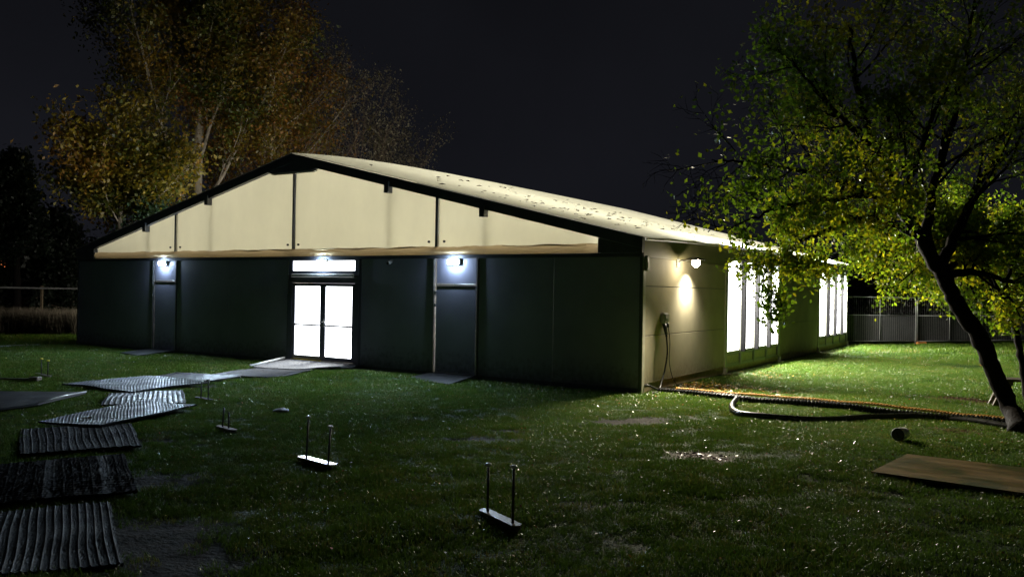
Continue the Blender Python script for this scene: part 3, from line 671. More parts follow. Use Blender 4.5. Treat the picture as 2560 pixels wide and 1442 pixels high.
lump('stone', gp(1944, 990), 0.055, M['stone'], 'small pale stone on the bright lawn beyond the corrugated pipe', 'stone')
M['clod'] = mat('dark clod', (0.02, 0.018, 0.014), 0.6, 0.4, var=0.4, vscale=20, bump=0.5)
lump('clod', gp(703, 1030), 0.13, M['clod'], 'dark flat clod of turf on the lawn between the doors and anchor plates', 'clod', 0.35, 3)

# ------------------------------------------------------------------ track mats
M['mat_wet'] = mat('very wet track mat', (0.024, 0.025, 0.030), 0.40, 0.10, var=0.5, vscale=5, bump=0.08, bscale=40)
M['ramp'] = mat('wet ramp plate', (0.06, 0.06, 0.065), 0.42, 0.4, var=0.6, vscale=3, bump=0.2, bscale=30)
def ribbed(name, quad, label, ribs=26, skew=0.0, rh=0.006, lift=None, curl=0.0, along=True, chev=0.0, m='mat', zs=None, nu=None, nv=48, group='ribbed rubber track mats leading to the doors'):
    """quad: FR, BR, BL, FL; ribs run from the front edge to the back one"""
    q = [np.array([p[0], p[1], 0.0]) for p in quad]
    zs = zs or (0.05, 0.05, 0.05, 0.05)
    nu = nu or ribs*6
    u = np.linspace(0, 1, nu+1)[:, None]; v = np.linspace(0, 1, nv+1)[None, :]
    P = ((1-u)*(1-v))[..., None]*q[0] + ((1-u)*v)[..., None]*q[1] + (u*v)[..., None]*q[2] + (u*(1-v))[..., None]*q[3]
    rg = np.random.default_rng(int(abs(q[0][0]*100+q[0][1]*10)))
    # uneven outline
    P[..., 0] += 0.006*np.sin(v*9+u*7+q[0][0]); P[..., 1] += 0.006*np.sin(u*11+v*5+q[0][1])
    base = ((1-u)*(1-v))*zs[0] + (1-u)*v*zs[1] + u*v*zs[2] + u*(1-v)*zs[3]
    rib = 2*np.clip(1-np.abs((((u-skew*v)*ribs) % 1)-0.5)/0.2, 0, 1)-1
    tread = np.clip(np.sin((v*24 + 0.35*np.abs(((u*ribs/3) % 2)-1))*2*math.pi)*2.0, -1, 1)
    z = base + rh*((1-chev)*rib + chev*tread) + curl*(2*(v-0.5))**2 + 0.004*np.sin(u*5.1+q[0][0]*3)*np.sin(v*4.3+q[0][1]) + (0.0005 if m == 'mat_wet' else 0.002)*rg.normal(size=(nu+1, nv+1))
    P[..., 2] = z + height(P[..., 0], P[..., 1])
    n1, n2 = nu+1, nv+1
    top = P.reshape(-1, 3); bot = top - np.array([0, 0, 0.022])
    idx = np.arange(n1*n2).reshape(n1, n2)
    a = np.stack([idx[:-1, :-1], idx[1:, :-1], idx[1:, 1:], idx[:-1, 1:]], -1).reshape(-1, 4)
    # orientation: make top faces point up
    e1 = P[1, 0]-P[0, 0]; e2 = P[0, 1]-P[0, 0]
    if np.cross(e1, e2)[2] < 0: a = a[:, ::-1]
    off = n1*n2
    edge = np.concatenate([idx[:, 0], idx[-1, 1:], idx[-2::-1, -1], idx[0, -2:0:-1]])
    sides = [(int(edge[k]), int(edge[(k+1) % len(edge)]), int(edge[(k+1) % len(edge)])+off, int(edge[k])+off) for k in range(len(edge))]
    mb = MB(); mb.v = [tuple(p) for p in np.concatenate([top, bot])]; mb.f = [tuple(map(int, r)) for r in a] + [tuple(map(int, r[::-1]+off)) for r in a] + sides
    o = mb.build(name, M[m]); return tag(o, label, 'mat', group)
ribbed('track_mat', [(1.15, -11.38), (-0.45, -10.47), (-1.08, -11.56), (0.52, -12.47)], 'nearest track mat with straight ribs at the lower left corner', 22, zs=(0.03, 0.03, 0.03, 0.03))
ribbed('track_mat', [(-0.52, -10.17), (-2.17, -9.25), (-2.80, -10.36), (-1.15, -11.28)], 'second nearest track mat with a wavy cross tread and pale muddy right edge', 16, chev=0.75, zs=(0.055, 0.03, 0.03, 0.05))
ribbed('track_mat', [(-2.36, -8.90), (-4.02, -7.96), (-4.75, -9.05), (-3.00, -9.95)], 'third nearest track mat, dark with ribs and worn right end, under the curled mat', 16, chev=0.4, zs=(0.06, 0.03, 0.03, 0.04))
ribbed('track_mat', [(-4.02, -8.40), (-5.05, -8.66), (-5.55, -6.80), (-4.55, -6.52)], 'shiny curled track mat lying crosswise with finely spaced ribs', 30, skew=0.615, rh=0.004, zs=(0.06, 0.06, 0.085, 0.085), nv=90, curl=0.01, m='mat_wet')
ribbed('track_mat', [(-5.08, -6.33), (-6.62, -5.25), (-7.32, -6.24), (-5.85, -7.28)], 'pale shiny rectangular track mat between the two crosswise mats', 16, zs=(0.05, 0.05, 0.04, 0.04), m='mat_wet')
ribbed('track_mat', [(-7.05, -5.98), (-9.05, -6.10), (-8.85, -4.50), (-7.10, -4.35)], 'dark pointed track mat with a raised front edge, lying crosswise', 26, skew=0.9, rh=0.004, nv=90, zs=(0.06, 0.06, 0.085, 0.085), m='mat_wet')
ribbed('track_mat', [(-7.35, -4.15), (-7.75, -2.75), (-9.20, -3.55), (-8.75, -5.00)], 'narrow ribbed track mat just before the ramp', 26, zs=(0.06, 0.05, 0.05, 0.06), m='mat_wet')
ribbed('track_mat', [(-7.05, -2.95), (-7.35, -1.15), (-8.95, -1.55), (-8.45, -3.35)], 'ribbed track mat touching the foot of the entrance ramp', 30, zs=(0.055, 0.05, 0.05, 0.055), m='mat_wet')
# entrance ramp
rp_ = tag(empty('entrance_ramp', (-8.45, 0, 0)), 'wet metal ramp rising to the glazed double doors', 'ramp')
o = ribbed('deck', [(-6.62, -1.25), (-7.22, -0.06), (-9.68, -0.06), (-9.05, -1.62)], None, 60, zs=(0.09, 0.125, 0.125, 0.07), nu=240, nv=30, m='ramp')
for k in ('label', 'category', 'group'):
    if k in o: del o[k]
o.parent = rp_; o.location = (8.45, 0, 0)
mb = MB().tube([(-9.72+8.45, -0.06, 0.145), (-9.10+8.45, -1.66, 0.085)], 0.028, 8); mb.build('edge_strip', M['cap'], rp_, True)
mb = MB().slab([(-7.24+8.45, -0.07, 0.098), (-9.66+8.45, -0.07, 0.098), (-9.05+8.45, -1.55, 0.044), (-6.68+8.45, -1.2, 0.06)], 0.09); mb.build('support', M['ply_mat'], rp_)
for a, c, lab in ((E1[0], E1[1], 'thin dark landing sheet in front of the right-hand exit door'), (E0[0], E0[1], 'thin dark landing sheet in front of the left-hand exit door')):
    o = MB().slab([(a-0.05, -0.07, 0.085), (a+0.05, -1.05, 0.035), (c+0.25, -1.30, 0.035), (c+0.02, -0.07, 0.085)], 0.02).build('landing_sheet', M['ply_mat']); tag(o, lab, 'sheet', 'landing sheets before the exit doors')
# flat dark sheet at the left edge
A_, B_, C_, D_ = gp(215, 988), gp(95, 1021), gp(-260, 1065), gp(-160, 985)
t = tag(empty('dark_sheet', tuple(A_)), 'flat dark sheet on the grass at the left edge with a pale front lip', 'sheet')
MB().slab([tuple(np.array([p[0], p[1], 0.07+float(height(p[0], p[1]))])-A_) for p in (A_, D_, C_, B_)][::-1], 0.03).build('board', M['ply_mat'], t)
MB().tube([tuple(np.array([p[0], p[1], 0.075+float(height(p[0], p[1]))])-A_) for p in (A_, (A_*0.5+B_*0.5), B_)], 0.014, 6).build('lip', M['alu'], t, True)
A_, B_, C_, D_ = gp(2178, 1176, 0.05), gp(2268, 1142, 0.05), gp(2268, 1142, 0.05)+np.array([2.42, 0.05, 0]), gp(2178, 1176, 0.05)+np.array([2.42, -0.30, 0])
hz = lambda p: np.array([p[0], p[1], 0.040+float(height(p[0], p[1]))])
o = MB().slab([tuple(hz(A_)-hz(A_)), tuple(hz(D_)-hz(A_)), tuple(hz(C_)-hz(A_)+np.array([0, 0, 0.02])), tuple(hz(B_)-hz(A_)+np.array([0, 0, 0.03]))], 0.02).build('plywood_sheet', M['plywood']); o.location = hz(A_)
tag(o, 'brown wet plywood sheet lying on the lawn at the right edge', 'plywood sheet')

# ------------------------------------------------------------------ stake plates
def stakes(p0, p1, rods, plate, label, capm='cap', w=0.10, z=0.03):
    a = np.array([p0[0], p0[1]]); c = np.array([p1[0], p1[1]]); mid = (a+c)/2; ln = np.linalg.norm(c-a); ang = math.atan2(c[1]-a[1], c[0]-a[0])
    t = empty('anchor_plate', (mid[0], mid[1], float(height(mid[0], mid[1]))), ang); tag(t, label, 'anchor plate', 'anchor plates with stakes in the lawn')
    k = 0.04
    mb = MB(); h = ln/2; q = [(-h, -w/2+k), (-h+k, -w/2), (h-k, -w/2), (h, -w/2+k), (h, w/2-k), (h-k, w/2), (-h+k, w/2), (-h, w/2-k)]
    mb.slab([(x, y, z) for x, y in q], 0.02).box(-h+0.02, h-0.02, -w/2+0.02, w/2-0.02, -0.03, z-0.021); mb.build('plate', M[plate], t)
    for f, hh, lean in rods:
        x = (f-0.5)*ln; top = np.array([x+lean[0]*hh, lean[1]*hh, hh])
        st = MB().tube([(x, 0, -0.05), tuple(top)], 0.0115, 8).build('stake', M['rod'], t, True)
        ax = np.array([lean[0], lean[1], 1.0]); ax /= np.linalg.norm(ax)
        if capm: MB().tube([tuple(top-ax*0.004), tuple(top+ax*0.010), tuple(top+ax*0.018)], [0.030, 0.030, 0.018], 12).build('stake_head', M[capm], st, True)
    return t
stakes(gp(1205, 1285), gp(1297, 1330), ((0.16, 0.44, (0, 0)), (0.84, 0.50, (0.01, 0))), 'rust', 'rusty anchor plate with two stakes, nearest to the viewer in the dark lawn', z=0.05)
stakes(gp(748, 1150), gp(838, 1173), ((0.2, 0.49, (0.03, 0.02)), (0.8, 0.43, (0.05, 0.03))), 'steel', 'shiny white anchor plate with two stakes in front of the entrance', z=0.05)
stakes(gp(490, 998), gp(531, 1006), ((0.3, 0.30, (0.05, 0)), (0.75, 0.34, (0, 0))), 'steel', 'dark anchor plate with two stakes beside the ribbed mats')
stakes(gp(545, 1068), gp(588, 1080), ((0.25, 0.29, (0.15, 0)), (0.62, 0.24, (0.02, 0))), 'rust', 'dark anchor plate with two stakes leaning together, left of the shiny plate', None)
stakes(gp(92, 936), gp(124, 944), ((0.35, 0.34, (0.02, 0)), (0.85, 0.33, (0.05, 0))), 'rust', 'anchor plate whose two stakes carry bright yellow caps', 'yellow')
p = gp(20, 952); t = tag(empty('iron_bar', (p[0], p[1], 0.02), math.atan2(RT[1], RT[0])), 'dark iron bar lying on the grass left of the yellow capped stakes', 'bar')
MB().box(-0.7, 0.45, -0.04, 0.04, 0, 0.04, 0.008).build('shaft', M['rust'], t); MB().box(0.451, 0.62, -0.09, 0.09, 0, 0.07, 0.01).build('head', M['rust'], t)

# ------------------------------------------------------------------ bench
b0 = gp(2478, 1018); t = tag(empty('picnic_bench', (b0[0], b0[1], 0.0), 0.25), 'dark weathered timber bench behind the leaning tree trunk', 'bench')
for k in range(3): MB().box(0.15, 2.0, 0.02+k*0.16, 0.165+k*0.16, 0.47, 0.515, 0.008).build('plank', M['wood'], t)
for x in (0.32, 1.75):
    MB().slab([(x-0.26, 0.2, 0.0), (x-0.16, 0.2, 0.0), (x+0.02, 0.2, 0.469), (x-0.10, 0.2, 0.469)][::-1], 0.0001)
    for y in (0.04, 0.36):
        MB().prism_xz([(x-0.30, 0.0), (x-0.18, 0.0), (x+0.04, 0.469), (x-0.10, 0.469)], y, y+0.07).build('leg', M['wood'], t)
    MB().box(x-0.06, x+0.02, 0.005, 0.50, 0.40, 0.468).build('brace', M['wood'], t)

# ------------------------------------------------------------------ fences
def mesh_panel(p, q, label, post_mid=True):
    p = np.array(p[:2]); q = np.array(q[:2]); ln = np.linalg.norm(q-p); ang = math.atan2(q[1]-p[1], q[0]-p[0])
    t = tag(empty('fence_panel', (p[0], p[1], 0), ang), label, 'fence panel', 'temporary mesh fence panels behind the lawn')
    H = 1.93; r = 0.021; a, c = 0.04, ln-0.04
    MB().tube([(a, 0, 0.06), (a, 0, H-0.12), (a+0.035, 0, H-0.035), (a+0.12, 0, H), (c-0.12, 0, H), (c-0.035, 0, H-0.035), (c, 0, H-0.12), (c, 0, 0.06)], r, 8).build('frame', M['galv'], t, True)
    MB().tube([(a, 0, 0.16), (c, 0, 0.16)], 0.012, 6).build('bottom_rail', M['galv'], t, True)
    MB().tube([(a, 0, 1.20), (c, 0, 1.20)], 0.016, 6).build('middle_rail', M['galv'], t, True)
    MB().tube([((a+c)/2, 0, 0.2), ((a+c)/2, 0, H)], 0.014, 6).build('middle_post', M['galv'], t, True)
    mb = MB(); nw = int(ln/0.10)
    for k in range(1, nw): x = a+(c-a)*k/nw; mb.box(x-0.0015, x+0.0015, 0.010, 0.013, 0.17, H-0.02)
    o = mb.build('wire_mesh', M['galv'], t); o['kind'] = 'stuff'
    mb = MB(); nxs = 24; V = []
    for i in range(nxs+1):
        x = a+(c-a)*i/nxs
        for k, z in enumerate((0.14, 0.5, 0.85, 1.19)): V.append((x, 0.035+0.012*math.sin(i*1.9+k), z+0.01*math.sin(i*0.8)))
    mb.add(V, [(i*4+k, (i+1)*4+k, (i+1)*4+k+1, i*4+k+1) for i in range(nxs) for k in range(3)]); mb.build('screen_sheet', M['scrim'], t, True)
    MB().box(ln-0.02, ln+0.42, -0.12, 0.12, 0.0, 0.12, 0.02).build('foot_block', M['foot'], t)
    return t
f0 = np.array([-0.25, 20.35]); f1 = np.array([2.14, 22.88]); f2 = np.array([4.30, 25.80]); f3 = f2+(f2-f1); f4 = f3+(f2-f1); 
for a, c, lab in ((f0, f1, 'mesh fence panel with a grey screen standing against the far marquee corner'), (f1, f2, 'mesh fence panel second from the marquee, left of the leaning trunk'),
                  (f2, f3, 'mesh fence panel seen between the two tree trunks'), (f3, f4, 'mesh fence panel at the right edge beyond the thin trunk')):
    mesh_panel(a, c, lab)
A_ = at(-150, 800, 36); B_ = at(235, 800, 36); 
t = tag(empty('rail_fence', (A_[0], A_[1], 0), math.atan2(B_[1]-A_[1], B_[0]-A_[0])), 'pale two rail fence in the dark beyond the left end of the marquee', 'fence')
ln = float(np.linalg.norm((B_-A_)[:2]))
for z, r in ((1.70, 0.035), (0.62, 0.028)):
    MB().box(0, ln, -0.03, 0.03, z-r, z+r, 0.006).build('rail', M['rail'], t)
for k in range(4):
    x = 0.3+k*(ln-0.6)/3; MB().box(x-0.05, x+0.05, 0.031, 0.12, 0, 1.80, 0.01).build('post', M['wood'], t)
A_ = gp(-120, 874); B_ = gp(100, 864); d = B_-A_; nrm = np.array([-d[1], d[0], 0])/np.linalg.norm(d)*0.07
tag(MB().slab([tuple(A_+np.array([0, 0, 0.05])), tuple(B_+np.array([0, 0, 0.05])), tuple(B_+nrm+np.array([0, 0, 0.05])), tuple(A_+nrm+np.array([0, 0, 0.05]))], 0.06).build('kerb', M['rail']), 'pale edging strip in the grass beyond the left lawn', kind='structure')

# ------------------------------------------------------------------ far house with orange windows
hp = at(-60, 668, 95); rv = np.array([RT[0], RT[1], 0]); 
t = tag(empty('distant_house', (hp[0], hp[1], 0), math.atan2(RT[1], RT[0])), 'distant dark house with orange lit windows beyond the left fence', 'house')
MB().box(-9, 9, 0.0, 8, 0, 5.2).build('wall', M['house'], t)
MB().prism_xz([(-9.4, 5.21), (9.4, 5.21), (7.0, 8.2), (-7.0, 8.2)], -0.3, 8.3).build('roof', M['house'], t)
for px, hw, hh in ((3, 0.30, 0.75), (17, 0.28, 0.42), (33, 0.36, 0.5)):
    x = (px+60)/F_PX*95; z = CAM[2] + (707-(668 if px < 10 else 660 if px < 20 else 670))/F_PX*95
    f = MB().box(x-hw-0.06, x+hw+0.06, -0.05, -0.005, z-hh-0.06, z+hh+0.06).build('window', M['house'], t)
    MB().box(x-hw, x+hw, -0.08, -0.052, z-hh, z+hh).build('pane', M['orange_win'], f)
    MB().box(x-0.03, x+0.03, -0.10, -0.081, z-hh, z+hh).build('glazing_bar', M['house'], f)

# ------------------------------------------------------------------ trees
def unit(v): return v/(np.linalg.norm(v)+1e-9)
def rot_dir(d, ang, az):
    a = np.array([0, 0, 1.0]) if abs(d[2]) < 0.9 else np.array([1.0, 0, 0])
    e1 = unit(np.cross(d, a)); e2 = np.cross(d, e1)
    return unit(d*math.cos(ang) + (e1*math.cos(az)+e2*math.sin(az))*math.sin(ang))
def grow(rg, out, tips, p, d, L_, r, lev, P):
    n = P['seg'][lev]; pts = [p.copy()]; dd = d.copy(); st = L_/n
    for k in range(n):
        dd = unit(dd + rg.normal(0, P['wander'][lev], 3) + np.array([0, 0, P['trop'][lev]])); p = p + dd*st; pts.append(p.copy())
    rad = np.linspace(r, r*P['taper'], n+1)
    out[min(lev, 1) if not P.get('trunk_levels') else (0 if lev < P['trunk_levels'] else 1)].append((np.array(pts), rad, lev))
    last = lev == P['levels']-1
    if last:
        for k in range(1, n+1): tips.append((pts[k], dd))
        return
    nc = P['kids'][lev]; az = rg.uniform(0, 6.28)
    for k in range(nc):
        t = P['first'][lev] + (1-P['first'][lev])*(k+rg.uniform(0.2, 0.8))/nc
        i = min(int(t*n), n-1); f = t*n-i; q = pts[i]*(1-f)+pts[i+1]*f; dl = unit(pts[i+1]-pts[i]); az += 2.4+rg.normal(0, 0.3)
        a = P['ang'][lev]*rg.uniform(0.7, 1.25)
        grow(rg, out, tips, q, rot_dir(dl, a, az), L_*P['ratio'][lev]*(1-P['fall']*t)*rg.uniform(0.75, 1.2), max(P.get('rmin', 0.004), (r*(1-t*(1-P['taper'])))*P['rr']), lev+1, P)
def leaf_quads(rg, C_, size, flat=0.3):
    n = len(C_); a = rg.normal(size=(n, 3)); a[:, 2] -= 0.3; a /= np.linalg.norm(a, axis=1, keepdims=True)
    b = rg.normal(size=(n, 3)); b[:, 2] *= flat; b -= a*(a*b).sum(1, keepdims=True); b /= np.linalg.norm(b, axis=1, keepdims=True)
    c = np.cross(a, b); s = size*rg.uniform(0.6, 1.3, n)[:, None]
    return np.stack([C_-a*s*0.5, C_+b*s*0.33+c*s*0.06, C_+a*s*0.55, C_-b*s*0.33+c*s*0.06], 1)
def palette(rg, C_, cols, scale, weights=None):
    """colours drift in clumps through the crown"""
    k = len(cols); v = 0.5+0.33*wob(C_[:, 0]+C_[:, 2]*0.7, C_[:, 1]-C_[:, 2]*0.6, scale, 1.3)+rg.normal(0, 0.18, len(C_))
    i = np.clip((v*k).astype(int), 0, k-1); c = np.array(cols)[i]*rg.uniform(0.6, 1.35, (len(C_), 1)); return np.clip(c, 0, 0.9)
def tree(name, label, cat, base, P, nleaf, spread, size, cols, seed, barkm, twigm, leafm='leaf_far', group=None, h=6.0, r=0.25, lean=(0, 0), cscale=0.7, skip=None):
    rg = np.random.default_rng(seed); out = ([], []); tips = []
    t = tag(empty(name, tuple(base)), label, cat, group)
    grow(rg, out, tips, np.array([0, 0, -0.1]), unit(np.array([lean[0], lean[1], 1.0])), h, r, 0, P)
    for nm, lst, m in (('trunk', out[0], barkm), ('branches', out[1], twigm)):
        if not lst: continue
        mb = MB()
        for pts, rad, lev in lst: mb.tube(pts, rad, (9, 6, 4, 3, 3)[lev], cap=lev == 0)
        mb.build(nm, M[m], t, True)
    if nleaf:
        tp = np.array([q for q, _ in tips]); idx = rg.integers(0, len(tp), nleaf)
        C_ = tp[idx]+rg.normal(0, spread, (nleaf, 3))
        if skip is not None: C_ = C_[skip(C_, rg)]
        me = quads_mesh('crown', leaf_quads(rg, C_, size), palette(rg, C_, cols, cscale)); link_mesh('crown', me, M[leafm], t)
    return t
G1 = [(0.06, 0.085, 0.012), (0.10, 0.11, 0.014), (0.18, 0.14, 0.016), (0.24, 0.15, 0.016)]
G2 = [(0.14, 0.115, 0.016), (0.22, 0.135, 0.018), (0.26, 0.12, 0.02), (0.16, 0.14, 0.018)]
G4 = [(0.30, 0.27, 0.20), (0.40, 0.36, 0.26), (0.34, 0.30, 0.24)]
G3 = [(0.07, 0.09, 0.012), (0.16, 0.14, 0.015), (0.25, 0.19, 0.018), (0.24, 0.13, 0.016)]
up = dict(levels=4, seg=(7, 8, 6, 4), wander=(0.03, 0.05, 0.10, 0.16), trop=(0.02, 0.055, 0.05, 0.02), taper=0.25, kids=(11, 9, 6), first=(0.28, 0.18, 0.2), ang=(0.62, 0.55, 0.6), ratio=(0.80, 0.36, 0.45), fall=0.42, rr=0.42, trunk_levels=2, rmin=0.012)
def gbase(px, depth): p = at(px, 900, depth); return np.array([p[0], p[1], 0.0])
tree('autumn_tree', 'tallest tree behind the marquee, pale trunk and olive gold crown', 'tree', gbase(474, 42), up, 42000, 0.40, 0.18, G1, 11, 'bark_pale', 'bark_pale', h=15.5, r=0.42, group='autumn trees behind the marquee')
up2 = dict(up, kids=(18, 10, 6), ang=(0.72, 0.55, 0.6), ratio=(0.74, 0.38, 0.45), rr=0.33)
tree('autumn_tree', 'orange brown tree just left of the marquee apex with twiggy right side', 'tree', gbase(615, 45), up2, 36000, 0.40, 0.18, G2, 23, 'bark_pale', 'twig', h=12.5, r=0.30, lean=(0.05, 0.03), group='autumn trees behind the marquee',
     skip=lambda C_, rg: rg.uniform(0, 1, len(C_)) > np.clip((C_ @ np.array([RT[0], RT[1], 0.0])-1.0)/4.5, 0, 0.93))
tree('autumn_tree', 'lower yellow leaved tree at the left end of the marquee', 'tree', gbase(285, 35), dict(up, first=(0.62, 0.15, 0.2), ang=(0.95, 0.6, 0.6), kids=(13, 9, 6), ratio=(0.55, 0.40, 0.45), fall=0.2), 20000, 0.36, 0.18, G3, 31, 'bark_pale', 'bark_pale', h=6.6, r=0.20, group='autumn trees behind the marquee')
bare_ = dict(levels=4, seg=(6, 7, 5, 4), wander=(0.03, 0.06, 0.10, 0.14), trop=(0.02, 0.06, 0.05, 0.03), taper=0.2, kids=(13, 9, 6), first=(0.15, 0.15, 0.2), ang=(0.5, 0.45, 0.5), ratio=(0.62, 0.40, 0.5), fall=0.4, rr=0.4, trunk_levels=2, rmin=0.013)
tree('bare_tree', 'nearly bare twiggy tree behind the ridge, right of the orange tree', 'tree', gbase(905, 55), bare_, 7000, 0.4, 0.15, G4, 41, 'twig', 'twig', h=13.5, r=0.2, group='bare trees behind the roof ridge')
tree('bare_tree', 'smaller nearly bare tree behind the ridge, farthest right of the background trees', 'tree', gbase(1005, 58), bare_, 6000, 0.4, 0.15, G4, 47, 'twig', 'twig', h=11.0, r=0.17, group='bare trees behind the roof ridge')
tree('bare_tree', 'bare spreading tree between the orange tree and the twiggy ridge tree', 'tree', gbase(735, 52), dict(bare_, ang=(0.62, 0.45, 0.5), kids=(24, 12, 7), rr=0.34), 3500, 0.35, 0.16, G2, 53, 'twig', 'twig', h=11.5, r=0.12, group='bare trees behind the roof ridge')
# dark evergreens at the far left, shrubs under the crowns
con = dict(levels=3, seg=(6, 5, 4), wander=(0.01, 0.05, 0.1), trop=(0.02, -0.03, 0.0), taper=0.15, kids=(60, 9), first=(0.08, 0.15), ang=(1.45, 0.8), ratio=(0.36, 0.4), fall=0.85, rr=0.22)
DG = [(0.018, 0.030, 0.018), (0.025, 0.040, 0.020), (0.030, 0.045, 0.028)]
tree('conifer', 'dark conifer at the left edge of the picture', 'tree', gbase(40, 46), dict(con, first=(0.42, 0.15)), 16000, 0.22, 0.22, DG, 61, 'bark', 'twig', h=9.0, r=0.25, group='dark conifers at the left edge')
tree('conifer', 'dark shorter conifer between the left edge and the yellow tree', 'tree', gbase(150, 52), con, 12000, 0.22, 0.22, DG, 67, 'bark', 'twig', h=6.0, r=0.2, group='dark conifers at the left edge')
shr = dict(levels=3, seg=(4, 5, 4), wander=(0.1, 0.12, 0.15), trop=(0.05, 0.03, 0.0), taper=0.4, kids=(14, 9), first=(0.1, 0.2), ang=(0.8, 0.7), ratio=(0.8, 0.5), fall=0.4, rr=0.5)
tree('shrub', 'blue green evergreen shrub under the tall autumn tree', 'shrub', gbase(405, 36), shr, 14000, 0.3, 0.16, [(0.03, 0.07, 0.035), (0.04, 0.085, 0.05), (0.05, 0.09, 0.04)], 71, 'bark', 'bark', h=3.6, r=0.12)
tree('shrub', 'dark bare bush under the yellow tree at the left end', 'shrub', gbase(245, 37), dict(shr, kids=(18, 11)), 2500, 0.3, 0.12, DG, 73, 'twig', 'twig', h=2.9, r=0.1)
tree('shrub', 'dark leafy shrub between the tall tree and the gable slope', 'shrub', gbase(560, 38), shr, 12000, 0.3, 0.16, [(0.03, 0.05, 0.02), (0.06, 0.07, 0.02), (0.10, 0.08, 0.02)], 79, 'bark', 'bark', h=4.3, r=0.12)

BK = [(0.012, 0.018, 0.010), (0.018, 0.024, 0.012), (0.015, 0.015, 0.010)]
for px, dz, h_, sd, lab in ((2170, 52, 4.6, 81, 'dark bushy tree beyond the mesh fence, nearest the marquee'), (2300, 55, 5.2, 82, 'dark bushy tree beyond the mesh fence, left of the leaning trunk'), (2430, 58, 5.0, 83, 'dark bushy tree beyond the mesh fence between the two trunks'),
                            (2560, 60, 5.6, 84, 'dark bushy tree beyond the mesh fence at the right edge')):
    tree('dark_tree', lab, 'tree', gbase(px, dz), dict(shr, kids=(16, 9), first=(0.04, 0.1)), 7000, 0.5, 0.34, BK, sd, 'bark', 'bark', h=h_, r=0.15, group='dark trees beyond the right fence')
for px, dz, h_, sd, lab in ((-20, 52, 1.5, 85, 'black bush behind the pale rail fence at the left edge'), (110, 54, 5.0, 86, 'black bush behind the pale rail fence, beside the marquee')):
    tree('dark_tree', lab, 'tree', gbase(px, dz), dict(shr, kids=(16, 9), first=(0.04, 0.1)), 7000, 0.5, 0.34, BK, sd, 'bark', 'bark', h=h_, r=0.15, group='black bushes behind the rail fence')

# the leaning tree at the right
def limb_tree(name, label, base, limbs, nleaf, size, cols, seed, group=None, dens=None):
    rg = np.random.default_rng(seed); t = tag(empty(name, tuple(base)), label, 'tree', group)
    tr = MB(); br = MB(); tips = []
    P3 = dict(levels=3, seg=(6, 5, 4), wander=(0.12, 0.15, 0.2), trop=(0.02, -0.01, -0.03), taper=0.35, kids=(6, 5), first=(0.2, 0.2), ang=(0.7, 0.7), ratio=(0.55, 0.55), fall=0.35, rr=0.5)
    for pts, r0, r1, nk, lk, isT in limbs:
        C_ = catmull([np.array(p)-base for p in pts], 6); n_ = len(C_)
        C_[1:-1] += rg.normal(0, 0.012, (n_-2, 3)); rad = np.linspace(r0, r1, n_)*(1+0.06*rg.normal(size=n_))
        if isT: rad[:4] *= np.array([1.55, 1.25, 1.1, 1.03])
        (tr if isT else br).tube(C_, rad, 12 if isT else 7)
        for k in range(nk):
            tt = 0.18+0.82*(k+rg.uniform(0.1, 0.9))/nk; i = min(int(tt*(n_-1)), n_-2); dl = unit(C_[i+1]-C_[i])
            out = ([], []); tp = []
            grow(rg, out, tp, C_[i].copy(), rot_dir(dl, rg.uniform(0.4, 1.1), rg.uniform(0, 6.28)), lk*rg.uniform(0.6, 1.2), max(0.008, rad[i]*0.45), 0, P3)
            for lst in out:
                for q, rd, lev in lst: br.tube(q, rd, (5, 4, 3)[lev], cap=False)
            tips += tp
    tr.build('trunk', M['bark'], t, True); br.build('branches', M['bark'], t, True)
    tp = np.array([q for q, _ in tips]); idx = rg.integers(0, len(tp), nleaf); C_ = tp[idx]+rg.normal(0, 0.085, (nleaf, 3))
    if dens is not None: C_ = C_[dens(C_+base, rg)]
    link_mesh('crown', quads_mesh('crown', leaf_quads(rg, C_, size), palette(rg, C_, cols, 1.6)), M['leaf_near'], t)
    return t
RG = [(0.05, 0.085, 0.010), (0.075, 0.12, 0.012), (0.11, 0.15, 0.014), (0.17, 0.18, 0.012), (0.24, 0.20, 0.014)]
tb = gp(2556, 1083); tb[2] = float(height(tb[0], tb[1])) - 0.03
A = lambda *q: [at(*p) for p in q]
